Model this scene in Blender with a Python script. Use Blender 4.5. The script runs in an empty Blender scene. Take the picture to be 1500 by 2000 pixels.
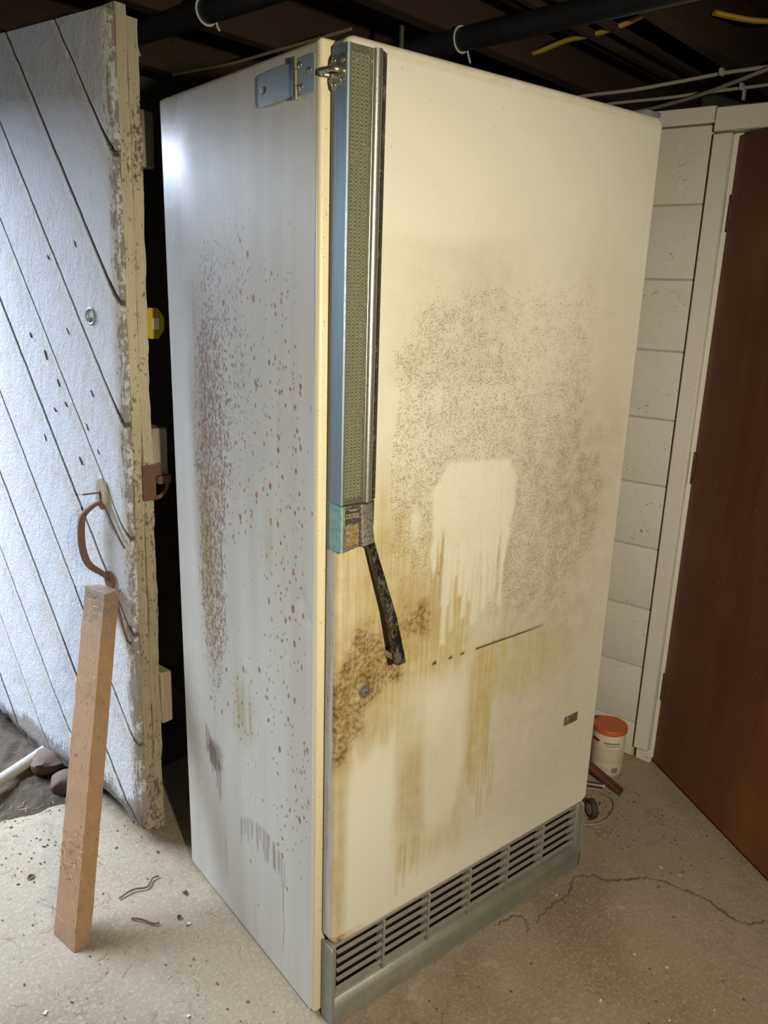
import bpy, bmesh, math, random
import numpy as np
from mathutils import Vector, Matrix
random.seed(7); RNG = np.random.default_rng(7)
scene = bpy.context.scene
COL = scene.collection

# ------------------------------------------------------------------ camera
CAM = (-0.726, -1.032, 1.454)
YAW, PITCH, ROLL, FPX = 0.6821, -0.2756, 0.0311, 1548.5
cd = bpy.data.cameras.new('camera'); cam = bpy.data.objects.new('camera', cd); COL.objects.link(cam)
fw = Vector((math.sin(YAW)*math.cos(PITCH), math.cos(YAW)*math.cos(PITCH), math.sin(PITCH)))
rt = Vector((math.cos(YAW), -math.sin(YAW), 0)); up = rt.cross(fw)
c_, s_ = math.cos(ROLL), math.sin(ROLL)
rt, up = c_*rt + s_*up, -s_*rt + c_*up
m = Matrix((rt, up, -fw)).transposed().to_4x4(); m.translation = CAM
cam.matrix_world = m
cd.sensor_fit = 'VERTICAL'; cd.sensor_height = 36; cd.lens = FPX/2000*36
cd.clip_start = 0.02
scene.camera = cam

# ------------------------------------------------------------------ light
scene.view_settings.view_transform = 'Standard'
scene.view_settings.look = 'None'
scene.view_settings.exposure = 0.32
scene.view_settings.gamma = 1.0
scene.view_settings.use_curve_mapping = False
w = bpy.data.worlds.new('world'); scene.world = w; w.use_nodes = True
w.node_tree.nodes['Background'].inputs[0].default_value = (0.42, 0.60, 1.0, 1)
w.node_tree.nodes['Background'].inputs[1].default_value = 0.6

def aim(o, target):
    d = Vector(target) - o.location
    o.rotation_euler = d.to_track_quat('-Z', 'Y').to_euler()
def light(name, typ, loc, target, energy, color, **kw):
    l = bpy.data.lights.new(name, typ); l.energy = energy; l.color = color
    for k, v in kw.items(): setattr(l, k, v)
    o = bpy.data.objects.new(name, l); COL.objects.link(o); o.location = loc; aim(o, target); return o
# hand torch beside the camera, warm
light('torch', 'SPOT', (-0.44, -1.45, 1.52), (0.32, 0.0, 0.74), 104, (1.0, 0.90, 0.67),
      spot_size=math.radians(112), spot_blend=0.9, shadow_soft_size=0.03)
# open daylight beyond the doorway in the back wall
light('daylight_sky', 'AREA', (-1.35, 3.0, 2.80), (-0.45, 0.7, 0.40), 400, (0.70, 0.82, 1.0), shape='RECTANGLE', size=2.2, size_y=2.0)

# ------------------------------------------------------------------ helpers
def tag(o, label=None, cat=None, group=None, kind=None):
    if label: o['label'] = label
    if cat: o['category'] = cat
    if group: o['group'] = group
    if kind: o['kind'] = kind
    return o
def empty(name, loc, label=None, cat=None, group=None, kind=None):
    o = bpy.data.objects.new(name, None); COL.objects.link(o); o.location = loc
    o.empty_display_size = 0.05
    return tag(o, label, cat, group, kind)
def place(o, parent):
    if parent is not None:
        bpy.context.view_layer.update()
        o.parent = parent
        o.matrix_parent_inverse = parent.matrix_world.inverted()
def new(name, me, mat, parent=None, smooth=True):
    if isinstance(mat, str): mat = M[mat]
    me.materials.append(mat)
    if smooth:
        me.polygons.foreach_set('use_smooth', [True]*len(me.polygons))
    o = bpy.data.objects.new(name, me); COL.objects.link(o); place(o, parent)
    return o
def bm_obj(name, bm, mat, parent=None, smooth=True, auto=True):
    me = bpy.data.meshes.new(name)
    bmesh.ops.recalc_face_normals(bm, faces=bm.faces[:])
    bm.to_mesh(me); bm.free()
    o = new(name, me, mat, parent, smooth)
    if smooth and auto:
        me.set_sharp_from_angle(angle=math.radians(38))
    return o
def pyd(name, V, F, mat, parent=None, smooth=True):
    me = bpy.data.meshes.new(name); me.from_pydata([tuple(v) for v in V], [], F); me.update()
    return new(name, me, mat, parent, smooth)
def bbox(bm, lo, hi, bev=0.0, seg=2, mat=None):
    """axis box, optionally bevelled, optional 4x4 transform"""
    t = bmesh.new()
    vs = [t.verts.new((x, y, z)) for x in (lo[0], hi[0]) for y in (lo[1], hi[1]) for z in (lo[2], hi[2])]
    for f in ((0,1,3,2),(4,6,7,5),(0,4,5,1),(2,3,7,6),(0,2,6,4),(1,5,7,3)): t.faces.new([vs[i] for i in f])
    if bev > 0: bmesh.ops.bevel(t, geom=t.edges[:], offset=bev, segments=seg, affect='EDGES', profile=0.5)
    if mat is not None: bmesh.ops.transform(t, matrix=mat, verts=t.verts[:])
    merge(bm, t)
def merge(bm, t):
    me = bpy.data.meshes.new('tmp'); t.to_mesh(me); t.free(); bm.from_mesh(me); bpy.data.meshes.remove(me)
def box(name, lo, hi, mat, parent=None, bev=0.0, seg=2, tf=None):
    bm = bmesh.new(); bbox(bm, lo, hi, bev, seg, tf); return bm_obj(name, bm, mat, parent)
def prism(bm, poly, z0, z1, frame=None, bev=0.0, seg=1):
    """poly: 2-D outline (x,y); extruded z0..z1; frame maps local->world"""
    t = bmesh.new()
    a = [t.verts.new((x, y, z0)) for x, y in poly]; b = [t.verts.new((x, y, z1)) for x, y in poly]
    n = len(poly); t.faces.new(a[::-1]); t.faces.new(b)
    for i in range(n): t.faces.new((a[i], a[(i+1) % n], b[(i+1) % n], b[i]))
    bmesh.ops.recalc_face_normals(t, faces=t.faces[:])
    if bev > 0: bmesh.ops.bevel(t, geom=[e for e in t.edges], offset=bev, segments=seg, affect='EDGES')
    if frame is not None: bmesh.ops.transform(t, matrix=frame, verts=t.verts[:])
    merge(bm, t)
def frame(o, x, y, z):
    mm = Matrix((Vector(x), Vector(y), Vector(z))).transposed().to_4x4(); mm.translation = Vector(o); return mm
def smooth_path(pts, n=8):
    """Catmull-Rom"""
    P = [Vector(p) for p in pts]; P = [2*P[0]-P[1]] + P + [2*P[-1]-P[-2]]
    out = []
    for i in range(1, len(P)-2):
        for k in range(n):
            t = k/n; a, b, c, d = P[i-1], P[i], P[i+1], P[i+2]
            out.append(0.5*((2*b)+(-a+c)*t+(2*a-5*b+4*c-d)*t*t+(-a+3*b-3*c+d)*t**3))
    out.append(P[-2]); return out
def tube(bm, pts, r, seg=10, cap=True, flat=1.0):
    pts = [Vector(p) for p in pts]
    rings = []; prev = None
    for i, p in enumerate(pts):
        t = (pts[min(i+1, len(pts)-1)] - pts[max(i-1, 0)]).normalized()
        if prev is None:
            a = Vector((0,0,1)) if abs(t.z) < 0.9 else Vector((1,0,0))
            nrm = t.cross(a).normalized()
        else:
            nrm = (prev - t*prev.dot(t)).normalized()
        prev = nrm; bn = t.cross(nrm)
        rr = r[i] if hasattr(r, '__len__') else r
        rings.append([bm.verts.new(p + rr*(math.cos(2*math.pi*k/seg)*nrm + flat*math.sin(2*math.pi*k/seg)*bn)) for k in range(seg)])
    for a, b in zip(rings, rings[1:]):
        for k in range(seg): bm.faces.new((a[k], a[(k+1) % seg], b[(k+1) % seg], b[k]))
    if cap: bm.faces.new(rings[0][::-1]); bm.faces.new(rings[-1])
def tube_obj(name, pts, r, mat, parent=None, seg=10, flat=1.0):
    bm = bmesh.new(); tube(bm, pts, r, seg, True, flat); return bm_obj(name, bm, mat, parent)
def lathe(bm, prof, seg=40, frame_=None):
    t = bmesh.new(); rings = []
    for r, z in prof:
        rings.append([t.verts.new((r*math.cos(2*math.pi*k/seg), r*math.sin(2*math.pi*k/seg), z)) for k in range(seg)])
    for a, b in zip(rings, rings[1:]):
        for k in range(seg): t.faces.new((a[k], a[(k+1) % seg], b[(k+1) % seg], b[k]))
    t.faces.new(rings[0][::-1]); t.faces.new(rings[-1])
    bmesh.ops.recalc_face_normals(t, faces=t.faces[:])
    if frame_ is not None: bmesh.ops.transform(t, matrix=frame_, verts=t.verts[:])
    merge(bm, t)
def copy_at(o, parent, tf):
    c = o.copy(); COL.objects.link(c); c.parent = parent; c.matrix_parent_inverse = o.matrix_parent_inverse.copy(); c.matrix_basis = tf @ o.matrix_basis; return c
# numpy value noise, used for the wear masks
def vnoise(x, y, seed=0):
    xi = np.floor(x).astype(np.int64); yi = np.floor(y).astype(np.int64); fx = x-xi; fy = y-yi
    fx = fx*fx*(3-2*fx); fy = fy*fy*(3-2*fy)
    def h(a, b):
        n = (a*374761393 + b*668265263 + seed*974711) & 0x7fffffff
        n = ((n ^ (n >> 13))*1274126177) & 0x7fffffff
        return ((n ^ (n >> 16)) & 0xffff)/65535.0
    return (h(xi,yi)*(1-fx)+h(xi+1,yi)*fx)*(1-fy) + (h(xi,yi+1)*(1-fx)+h(xi+1,yi+1)*fx)*fy
def fbm(x, y, o=4, seed=0):
    v = 0; a = 0.5; n = 0
    for k in range(o):
        v = v + a*vnoise(x*2**k, y*2**k, seed+k*17); n += a; a *= 0.55
    return v/n
def sstep(a, b, x):
    t = np.clip((x-a)/(b-a+1e-12), 0, 1); return t*t*(3-2*t)

# ------------------------------------------------------------------ materials
M = {}
class NB:
    def __init__(s, name):
        s.m = bpy.data.materials.new(name); s.m.use_nodes = True; s.t = s.m.node_tree; s.t.nodes.clear()
        s.out = s.t.nodes.new('ShaderNodeOutputMaterial'); s.b = s.t.nodes.new('ShaderNodeBsdfPrincipled')
        s.t.links.new(s.b.outputs[0], s.out.inputs[0]); M[name] = s.m
        s.co = s.t.nodes.new('ShaderNodeTexCoord').outputs['Object']
    def L(s, v, sock):
        if isinstance(v, bpy.types.NodeSocket): s.t.links.new(v, sock)
        elif v is not None: sock.default_value = v if not (isinstance(v, tuple) and len(v) == 3 and sock.type == 'RGBA') else (*v, 1)
    def node(s, typ, **kw):
        n = s.t.nodes.new(typ)
        for k, v in kw.items(): setattr(n, k, v)
        return n
    def map(s, scale=(1,1,1), rot=(0,0,0), loc=(0,0,0), src=None):
        n = s.node('ShaderNodeMapping'); s.L(src or s.co, n.inputs[0])
        n.inputs['Scale'].default_value = scale; n.inputs['Rotation'].default_value = rot; n.inputs['Location'].default_value = loc
        return n.outputs[0]
    def noise(s, scale, detail=4, rough=0.6, vec=None, dist=0.0, color=False):
        n = s.node('ShaderNodeTexNoise'); s.L(vec or s.co, n.inputs['Vector'])
        n.inputs['Scale'].default_value = scale; n.inputs['Detail'].default_value = detail
        n.inputs['Roughness'].default_value = rough; n.inputs['Distortion'].default_value = dist
        return n.outputs['Color' if color else 'Fac']
    def voro(s, scale, feature='F1', out='Distance', vec=None, rnd=1.0):
        n = s.node('ShaderNodeTexVoronoi', feature=feature); s.L(vec or s.co, n.inputs['Vector'])
        n.inputs['Scale'].default_value = scale; n.inputs['Randomness'].default_value = rnd
        return n.outputs[out]
    def math(s, op, a, b=None, c=None, clamp=False):
        n = s.node('ShaderNodeMath', operation=op, use_clamp=clamp); s.L(a, n.inputs[0])
        if b is not None: s.L(b, n.inputs[1])
        if c is not None: s.L(c, n.inputs[2])
        return n.outputs[0]
    def step(s, lo, hi, v):
        n = s.node('ShaderNodeMapRange', interpolation_type='SMOOTHSTEP'); s.L(v, n.inputs['Value'])
        s.L(lo, n.inputs['From Min']); s.L(hi, n.inputs['From Max'])
        return n.outputs[0]
    def mix(s, fac, a, b, mode='MIX'):
        n = s.node('ShaderNodeMix', data_type='RGBA', blend_type=mode); n.clamp_factor = True
        s.L(fac, n.inputs[0]); s.L(a, n.inputs[6]); s.L(b, n.inputs[7]); return n.outputs[2]
    def attr(s, name):
        n = s.node('ShaderNodeAttribute', attribute_name=name); return n.outputs['Fac']
    def vadd(s, a, b, k):
        n = s.node('ShaderNodeVectorMath', operation='MULTIPLY_ADD'); s.L(b, n.inputs[0]); n.inputs[1].default_value = (k,k,k); s.L(a, n.inputs[2]); return n.outputs[0]
    def done(s, col, rough=0.6, metal=0.0, bump=None, strength=0.3, dist=0.002, spec=0.5, coat=None):
        s.L(col, s.b.inputs['Base Color']); s.L(rough, s.b.inputs['Roughness']); s.L(metal, s.b.inputs['Metallic'])
        s.b.inputs['Specular IOR Level'].default_value = spec
        if coat: s.b.inputs['Coat Weight'].default_value = coat; s.b.inputs['Coat Roughness'].default_value = 0.15
        if bump is not None:
            n = s.node('ShaderNodeBump'); n.inputs['Strength'].default_value = strength; n.inputs['Distance'].default_value = dist
            s.L(bump, n.inputs['Height']); s.t.links.new(n.outputs[0], s.b.inputs['Normal'])
        return s.m

PAINT = (0.735, 0.72, 0.625)
def mats():
    # --- freezer front door paint
    b = NB('front_paint')
    st = b.noise(1.0, 3, 0.6, b.map((150, 30, 5)))                       # vertical wipe streaks
    n1 = b.noise(330, 2, 0.5); n2 = b.noise(110, 3, 0.6); n3 = b.noise(28, 4, 0.65); n4 = b.noise(7, 4, 0.6)
    haze, speck, yel, brown, clean = (b.attr(k) for k in ('haze', 'speck', 'yellow', 'brown', 'clean'))
    col = b.mix(b.math('MULTIPLY', n4, 0.25), PAINT, (0.70, 0.64, 0.50))
    col = b.mix(b.math('MULTIPLY', haze, b.math('MULTIPLY_ADD', n3, 0.9, 0.25)), col, (0.42, 0.345, 0.25))
    ymask = b.math('MULTIPLY', yel, b.step(0.28, 0.72, b.math('MULTIPLY_ADD', st, 0.7, b.math('MULTIPLY', n3, 0.35))))
    col = b.mix(b.math('MULTIPLY', yel, 0.50), col, (0.63, 0.51, 0.25))
    col = b.mix(b.math('MULTIPLY', ymask, 0.8), col, (0.45, 0.315, 0.105))
    thr = b.math('MULTIPLY_ADD', speck, -0.262, 0.745)
    s1 = b.step(thr, b.math('ADD', thr, 0.07), b.math('MULTIPLY_ADD', n1, 0.55, b.math('MULTIPLY_ADD', n2, 0.25, b.math('MULTIPLY', n3, 0.20))))
    col = b.mix(b.math('MULTIPLY', s1, 0.66), col, (0.255, 0.205, 0.13))
    s0 = b.step(0.69, 0.74, b.noise(170, 2, 0.5))
    col = b.mix(b.math('MULTIPLY', s0, 0.45), col, (0.22, 0.16, 0.10))
    col = b.mix(b.math('MULTIPLY', brown, b.math('MULTIPLY_ADD', n3, 0.9, 0.10)), col, (0.40, 0.25, 0.085))
    thb = b.math('MULTIPLY_ADD', brown, -0.40, 0.78)
    bm_ = b.step(thb, b.math('ADD', thb, 0.26), b.math('MULTIPLY_ADD', n2, 0.5, b.math('MULTIPLY_ADD', n3, 0.3, b.math('MULTIPLY', n1, 0.2))))
    col = b.mix(b.math('MULTIPLY', bm_, 0.95), col, b.mix(b.math('MULTIPLY_ADD', n2, 0.5, b.math('MULTIPLY', brown, 0.45)), (0.33, 0.20, 0.075), (0.055, 0.030, 0.013)))
    col = b.mix(b.math('MULTIPLY', clean, b.math('MULTIPLY_ADD', st, 0.7, 0.50, True)), col, (0.77, 0.74, 0.64))
    scr = b.attr('scratch')
    col = b.mix(scr, col, (0.035, 0.018, 0.010))
    rg = b.math('MULTIPLY_ADD', n3, 0.2, 0.40)
    b.done(col, rg, 0, b.math('ADD', n2, b.math('MULTIPLY', s1, -0.5)), 0.10, 0.001, 0.45)
    # --- freezer side paint
    b = NB('side_paint')
    st = b.noise(1.0, 3, 0.6, b.map((40, 130, 4)))
    n1 = b.noise(1, 2, 0.5, b.map((300, 300, 120))); n2 = b.noise(1, 3, 0.6, b.map((110, 110, 45))); n3 = b.noise(22, 4, 0.6); big = b.noise(1, 3, 0.6, b.map((14, 14, 1.1)))
    haze, speck, rust, green, drip, gloss = (b.attr(k) for k in ('haze', 'speck', 'rust', 'green', 'drip', 'gloss'))
    col = b.mix(b.math('MULTIPLY', st, 0.30), (0.595, 0.57, 0.51), (0.475, 0.44, 0.37))
    col = b.mix(b.math('MULTIPLY', b.step(0.35, 0.70, big), 0.40), col, (0.44, 0.40, 0.33))
    col = b.mix(b.math('MULTIPLY', haze, b.math('MULTIPLY_ADD', st, 0.8, 0.3)), col, (0.30, 0.22, 0.15))
    col = b.mix(b.math('MULTIPLY', green, b.step(0.3, 0.7, st)), col, (0.30, 0.27, 0.06))
    thr = b.math('MULTIPLY_ADD', speck, -0.25, 0.725)
    s1 = b.step(thr, b.math('ADD', thr, 0.05), b.math('MULTIPLY_ADD', n1, 0.55, b.math('MULTIPLY', n2, 0.45)))
    col = b.mix(b.math('MULTIPLY', s1, 0.8), col, (0.16, 0.085, 0.045))
    # rust spots: one elongated spot per cell, kept where the mask says so
    wv = b.vadd(b.map((1, 1, 0.62)), b.noise(120, 3, 0.6, color=True), 0.009)
    for sc, r0, r1, k in ((95, 0.15, 0.36, 0.55), (40, 0.10, 0.25, 0.46)):
        d = b.voro(sc, 'F1', 'Distance', wv); cc = b.voro(sc, 'F1', 'Color', wv)
        sep = b.node('ShaderNodeSeparateColor'); b.L(cc, sep.inputs[0])
        on = b.math('LESS_THAN', sep.outputs[0], b.math('MULTIPLY', rust, k))
        rad = b.math('MULTIPLY_ADD', sep.outputs[1], r1-r0, r0)
        msk = b.math('MULTIPLY', on, b.step(rad, b.math('MULTIPLY', rad, 0.6), d))
        col = b.mix(b.math('MULTIPLY', msk, 0.92), col, b.mix(b.math('MULTIPLY_ADD', sep.outputs[2], 0.6, b.math('MULTIPLY', n2, 0.5)), (0.15, 0.062, 0.030), (0.46, 0.20, 0.065)))
    col = b.mix(drip, col, (0.17, 0.12, 0.10))
    scr = b.attr('scratch'); col = b.mix(scr, col, (0.25, 0.13, 0.09))
    rg = b.math('MULTIPLY_ADD', gloss, -0.17, b.math('MULTIPLY_ADD', n3, 0.14, 0.36))
    b.done(col, rg, 0, b.math('ADD', n3, b.math('MULTIPLY', s1, -0.3)), 0.08, 0.001, 0.30)
    # --- plain freezer enamel (edges)
    b = NB('cream_enamel'); n = b.noise(60, 4); n5 = b.noise(240, 2)
    b.done(b.mix(b.step(0.68, 0.72, n5), b.mix(b.math('MULTIPLY', n, 0.4), (0.74, 0.68, 0.47), (0.62, 0.55, 0.36)), (0.25, 0.18, 0.10)), 0.4)
    b = NB('door_edge'); n = b.noise(1, 4, 0.7, b.map((70, 70, 9))); n2 = b.noise(220, 3)
    b.done(b.mix(b.step(0.45, 0.75, b.math('MULTIPLY_ADD', n, 0.7, b.math('MULTIPLY', n2, 0.3))), (0.55, 0.54, 0.53), (0.24, 0.17, 0.14)), 0.5)
    b = NB('gasket'); b.done((0.045, 0.036, 0.030), 0.7)
    # --- metals
    b = NB('trim_blue'); n = b.noise(160, 3); st = b.noise(1, 3, 0.5, b.map((200, 200, 8)))
    b.done(b.mix(b.math('MULTIPLY_ADD', st, 0.7, b.math('MULTIPLY', n, 0.3)), (0.17, 0.225, 0.285), (0.32, 0.39, 0.44)), b.math('MULTIPLY_ADD', n, 0.3, 0.38), 0.65)
    b = NB('trim_green'); n = b.noise(90, 4, 0.7); n2 = b.noise(260, 2)
    b.done(b.mix(b.step(0.35, 0.65, n), (0.17, 0.38, 0.31), b.mix(n2, (0.25, 0.39, 0.46), (0.42, 0.52, 0.52))), 0.5, 0.35)
    b = NB('trim_panel'); n = b.noise(330, 3, 0.7); n2 = b.noise(9, 3)
    col = b.mix(b.step(0.35, 0.75, n), (0.125, 0.135, 0.085), (0.30, 0.30, 0.19))
    col = b.mix(b.step(0.665, 0.70, b.noise(260, 2)), col, (0.68, 0.64, 0.46))
    b.done(b.mix(b.math('MULTIPLY', n2, 0.4), col, (0.10, 0.115, 0.08)), b.math('MULTIPLY_ADD', n, 0.3, 0.3), 0.45, n, 0.15, 0.0005)
    b = NB('trim_wire'); b.done(b.mix(b.noise(200, 2), (0.26, 0.27, 0.18), (0.48, 0.47, 0.34)), 0.4, 0.5)
    b = NB('chrome_worn'); n = b.noise(120, 4, 0.7); n2 = b.noise(420, 2)
    b.done(b.mix(b.step(0.62, 0.70, n), (0.50, 0.50, 0.45), (0.13, 0.12, 0.09)), b.math('MULTIPLY_ADD', n2, 0.25, 0.22), 0.85)
    b = NB('trim_black'); n = b.noise(60, 4, 0.7, b.map((1, 1, 0.6))); n2 = b.noise(300, 2)
    col = b.mix(b.step(0.56, 0.66, n), (0.030, 0.032, 0.026), (0.20, 0.17, 0.10))
    b.done(b.mix(b.step(0.66, 0.70, n2), col, (0.55, 0.50, 0.36)), 0.45, 0.3)
    b = NB('handle_worn'); n = b.noise(210, 5, 0.75, b.map((1, 1, 0.55), (0, math.radians(-12), 0))); n2 = b.noise(60, 3, 0.6, b.map((1, 1, 0.5), (0, math.radians(-12), 0)))
    col = b.mix(b.step(0.43, 0.52, b.math('MULTIPLY_ADD', n, 0.6, b.math('MULTIPLY', n2, 0.4))), (0.19, 0.165, 0.12), (0.020, 0.018, 0.015))
    b.done(col, 0.4, 0.45, n, 0.1, 0.0004)
    b = NB('handle_grey'); n = b.noise(200, 4, 0.7)
    b.done(b.mix(b.step(0.40, 0.70, n), (0.33, 0.31, 0.26), (0.10, 0.085, 0.065)), 0.42, 0.5)
    b = NB('name_black'); n = b.noise(260, 3, 0.7)
    b.done(b.mix(b.step(0.58, 0.72, n), (0.05, 0.045, 0.042), (0.30, 0.24, 0.19)), 0.55)
    b = NB('gold_plate'); n = b.noise(190, 4, 0.75); n2 = b.noise(70, 3)
    col = b.mix(b.step(0.40, 0.66, n), (0.48, 0.38, 0.20), (0.24, 0.14, 0.06)); b.done(b.mix(b.step(0.66, 0.72, n2), col, (0.72, 0.62, 0.42)), 0.45, 0.4)
    b = NB('letter_metal'); b.done((0.66, 0.60, 0.44), 0.4, 0.4)
    b = NB('zinc'); n = b.noise(90, 3); st = b.noise(1, 3, 0.5, b.map((30, 30, 300)))
    b.done(b.mix(b.math('MULTIPLY_ADD', n, 0.5, b.math('MULTIPLY', st, 0.4)), (0.25, 0.30, 0.32), (0.40, 0.45, 0.455)), 0.48, 0.45)
    b = NB('zinc_bright'); b.done((0.62, 0.60, 0.50), 0.25, 0.9)
    b = NB('staple_metal'); n = b.noise(120, 3); b.done(b.mix(n, (0.30, 0.28, 0.20), (0.58, 0.55, 0.42)), 0.32, 0.85)
    b = NB('grille_metal'); n = b.noise(150, 4, 0.7); n2 = b.noise(22, 3)
    b.done(b.mix(b.math('MULTIPLY_ADD', n, 0.4, b.math('MULTIPLY', n2, 0.5)), (0.23, 0.235, 0.21), (0.38, 0.35, 0.28)), 0.62, 0.25, n, 0.08, 0.0003)
    b = NB('kick_metal'); n = b.noise(1, 3, 0.6, b.map((260, 40, 30), (0, 0.5, 0))); n2 = b.noise(14, 4, 0.7)
    b.done(b.mix(b.step(0.40, 0.75, b.math('MULTIPLY_ADD', n, 0.4, b.math('MULTIPLY', n2, 0.6))), (0.25, 0.27, 0.24), (0.40, 0.36, 0.26)), 0.5, 0.35)
    b = NB('grille_dark'); b.done((0.018, 0.017, 0.015), 0.8)
    b = NB('rust'); n = b.noise(110, 4, 0.7); n2 = b.noise(30, 3)
    b.done(b.mix(b.math('MULTIPLY_ADD', n, 0.7, b.math('MULTIPLY', n2, 0.3)), (0.085, 0.040, 0.026), (0.26, 0.14, 0.090)), 0.75, 0.2, n, 0.5, 0.001)
    b = NB('hinge_brass'); n = b.noise(120, 4, 0.7)
    b.done(b.mix(b.step(0.4, 0.7, n), (0.045, 0.030, 0.018), (0.25, 0.17, 0.07)), 0.5, 0.5)
    b = NB('hinge_brown'); n = b.noise(120, 4, 0.7); b.done(b.mix(n, (0.05, 0.02, 0.012), (0.16, 0.07, 0.04)), 0.65)
    # --- woods
    b = NB('brown_door'); g = b.noise(1, 5, 0.6, b.map((28, 28, 1.6)), 0.6); n = b.noise(2.2, 3, 0.6, b.map((1, 1, 0.5))); f = b.noise(1, 3, 0.6, b.map((220, 220, 12)))
    col = b.mix(b.math('MULTIPLY_ADD', g, 0.6, b.math('MULTIPLY', f, 0.35)), (0.070, 0.022, 0.012), (0.190, 0.064, 0.028))
    col = b.mix(b.step(0.50, 0.72, n), col, (0.22, 0.085, 0.020))
    sc = b.step(0.735, 0.75, b.noise(1, 2, 0.5, b.map((60, 60, 90))))
    b.done(b.mix(b.math('MULTIPLY', sc, 0.4), col, (0.40, 0.30, 0.22)), b.math('MULTIPLY_ADD', g, 0.25, 0.30), 0, g, 0.06, 0.001)
    b = NB('post_wood'); g = b.noise(1, 5, 0.65, b.map((140, 140, 5)), 0.4); n = b.noise(14, 4, 0.6)
    col = b.mix(g, (0.31, 0.165, 0.080), (0.47, 0.285, 0.155))
    col = b.mix(b.step(0.58, 0.78, n), col, (0.16, 0.10, 0.06))
    sp = b.step(0.64, 0.70, b.noise(1, 3, 0.6, b.map((150, 150, 60)))); top = b.attr('weather')
    col = b.mix(b.math('MULTIPLY', sp, 0.8), col, (0.09, 0.05, 0.03))
    col = b.mix(b.math('MULTIPLY', top, b.step(0.32, 0.6, b.noise(45, 4, 0.7))), col, (0.20, 0.165, 0.12))
    b.done(col, 0.72, 0, g, 0.35, 0.001)
    b = NB('plank_paint'); g = b.noise(1, 4, 0.65, b.map((9, 60, 30), (math.radians(-34), 0, 0))); n = b.noise(95, 4, 0.75, b.map((1, 1, 1))); n3 = b.noise(9, 4, 0.65); sm = b.noise(1, 4, 0.7, b.map((40, 150, 22), (math.radians(-34), 0, 0)))
    wear = b.attr('wear')
    col = b.mix(b.math('MULTIPLY', g, 0.45), (0.72, 0.73, 0.76), (0.56, 0.57, 0.62))
    col = b.mix(b.step(0.50, 0.78, b.math('MULTIPLY_ADD', n3, 0.6, b.math('MULTIPLY', g, 0.4))), col, (0.60, 0.53, 0.42))
    tn = b.attr('tan'); rot = b.attr('rot'); gp = b.attr('gap')
    col = b.mix(b.math('MULTIPLY', tn, b.math('MULTIPLY_ADD', n3, 0.8, 0.25)), col, (0.50, 0.40, 0.27))
    th = b.math('MULTIPLY_ADD', wear, -0.42, 0.74)
    chip = b.step(th, b.math('ADD', th, 0.06), b.math('MULTIPLY_ADD', n, 0.40, b.math('MULTIPLY', sm, 0.60)))
    col = b.mix(b.math('MULTIPLY', chip, 0.85), col, b.mix(n, (0.16, 0.125, 0.10), (0.40, 0.35, 0.29)))
    col = b.mix(b.math('MULTIPLY', rot, b.step(0.34, 0.58, b.math('MULTIPLY_ADD', n, 0.5, b.math('MULTIPLY', sm, 0.5)))), col, b.mix(sm, (0.045, 0.035, 0.030), (0.20, 0.165, 0.14)))
    col = b.mix(gp, col, (0.10, 0.105, 0.115))
    crk = b.noise(160, 3, 0.7); b.done(col, 0.68, 0, b.math('ADD', b.math('MULTIPLY', crk, 0.5), b.math('ADD', b.math('MULTIPLY', n, 0.8), b.math('ADD', g, b.math('MULTIPLY', chip, -0.8)))), 0.65, 0.005)
    b = NB('edge_paint'); n = b.noise(120, 4, 0.75, b.map((1, 1, 0.7))); n3 = b.noise(8, 4, 0.65, b.map((1, 1, 0.5))); g = b.noise(1, 4, 0.6, b.map((120, 120, 6)))
    col = b.mix(b.math('MULTIPLY_ADD', g, 0.5, b.math('MULTIPLY', n3, 0.3)), (0.63, 0.565, 0.41), (0.44, 0.375, 0.255))
    dk = b.step(0.545, 0.62, b.math('MULTIPLY_ADD', n, 0.55, b.math('MULTIPLY', n3, 0.45)))
    sep = b.node('ShaderNodeSeparateXYZ'); b.L(b.co, sep.inputs[0])
    bare = b.math('MULTIPLY', b.step(1.35, 0.75, b.math('MULTIPLY_ADD', n3, 0.9, b.math('SUBTRACT', sep.outputs[2], 0.45))), 0.75)
    col = b.mix(bare, col, b.mix(g, (0.20, 0.155, 0.095), (0.42, 0.34, 0.22)))
    b.done(b.mix(b.math('MULTIPLY', dk, 0.85), col, (0.11, 0.085, 0.06)), 0.75, 0, b.math('ADD', g, b.math('MULTIPLY', dk, -0.7)), 0.7, 0.004)
    b = NB('raw_batten'); g = b.noise(1, 4, 0.65, b.map((60, 60, 9))); b.done(b.mix(g, (0.17, 0.14, 0.105), (0.40, 0.35, 0.27)), 0.8, 0, g, 0.4, 0.002)
    b = NB('joint_dark'); b.done((0.055, 0.055, 0.06), 0.9)
    b = NB('joist_wood'); g = b.noise(1, 5, 0.65, b.map((3, 50, 50), (0, 0, math.radians(-10)))); n = b.noise(3, 3)
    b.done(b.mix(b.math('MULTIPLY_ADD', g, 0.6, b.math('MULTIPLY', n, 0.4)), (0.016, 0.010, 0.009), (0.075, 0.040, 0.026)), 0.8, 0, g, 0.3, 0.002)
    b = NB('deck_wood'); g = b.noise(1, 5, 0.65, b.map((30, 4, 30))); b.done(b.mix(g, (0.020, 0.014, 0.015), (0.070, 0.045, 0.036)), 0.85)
    b = NB('stick_wood'); g = b.noise(1, 4, 0.6, b.map((60, 60, 60))); b.done(b.mix(g, (0.060, 0.018, 0.012), (0.15, 0.050, 0.030)), 0.5)
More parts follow.
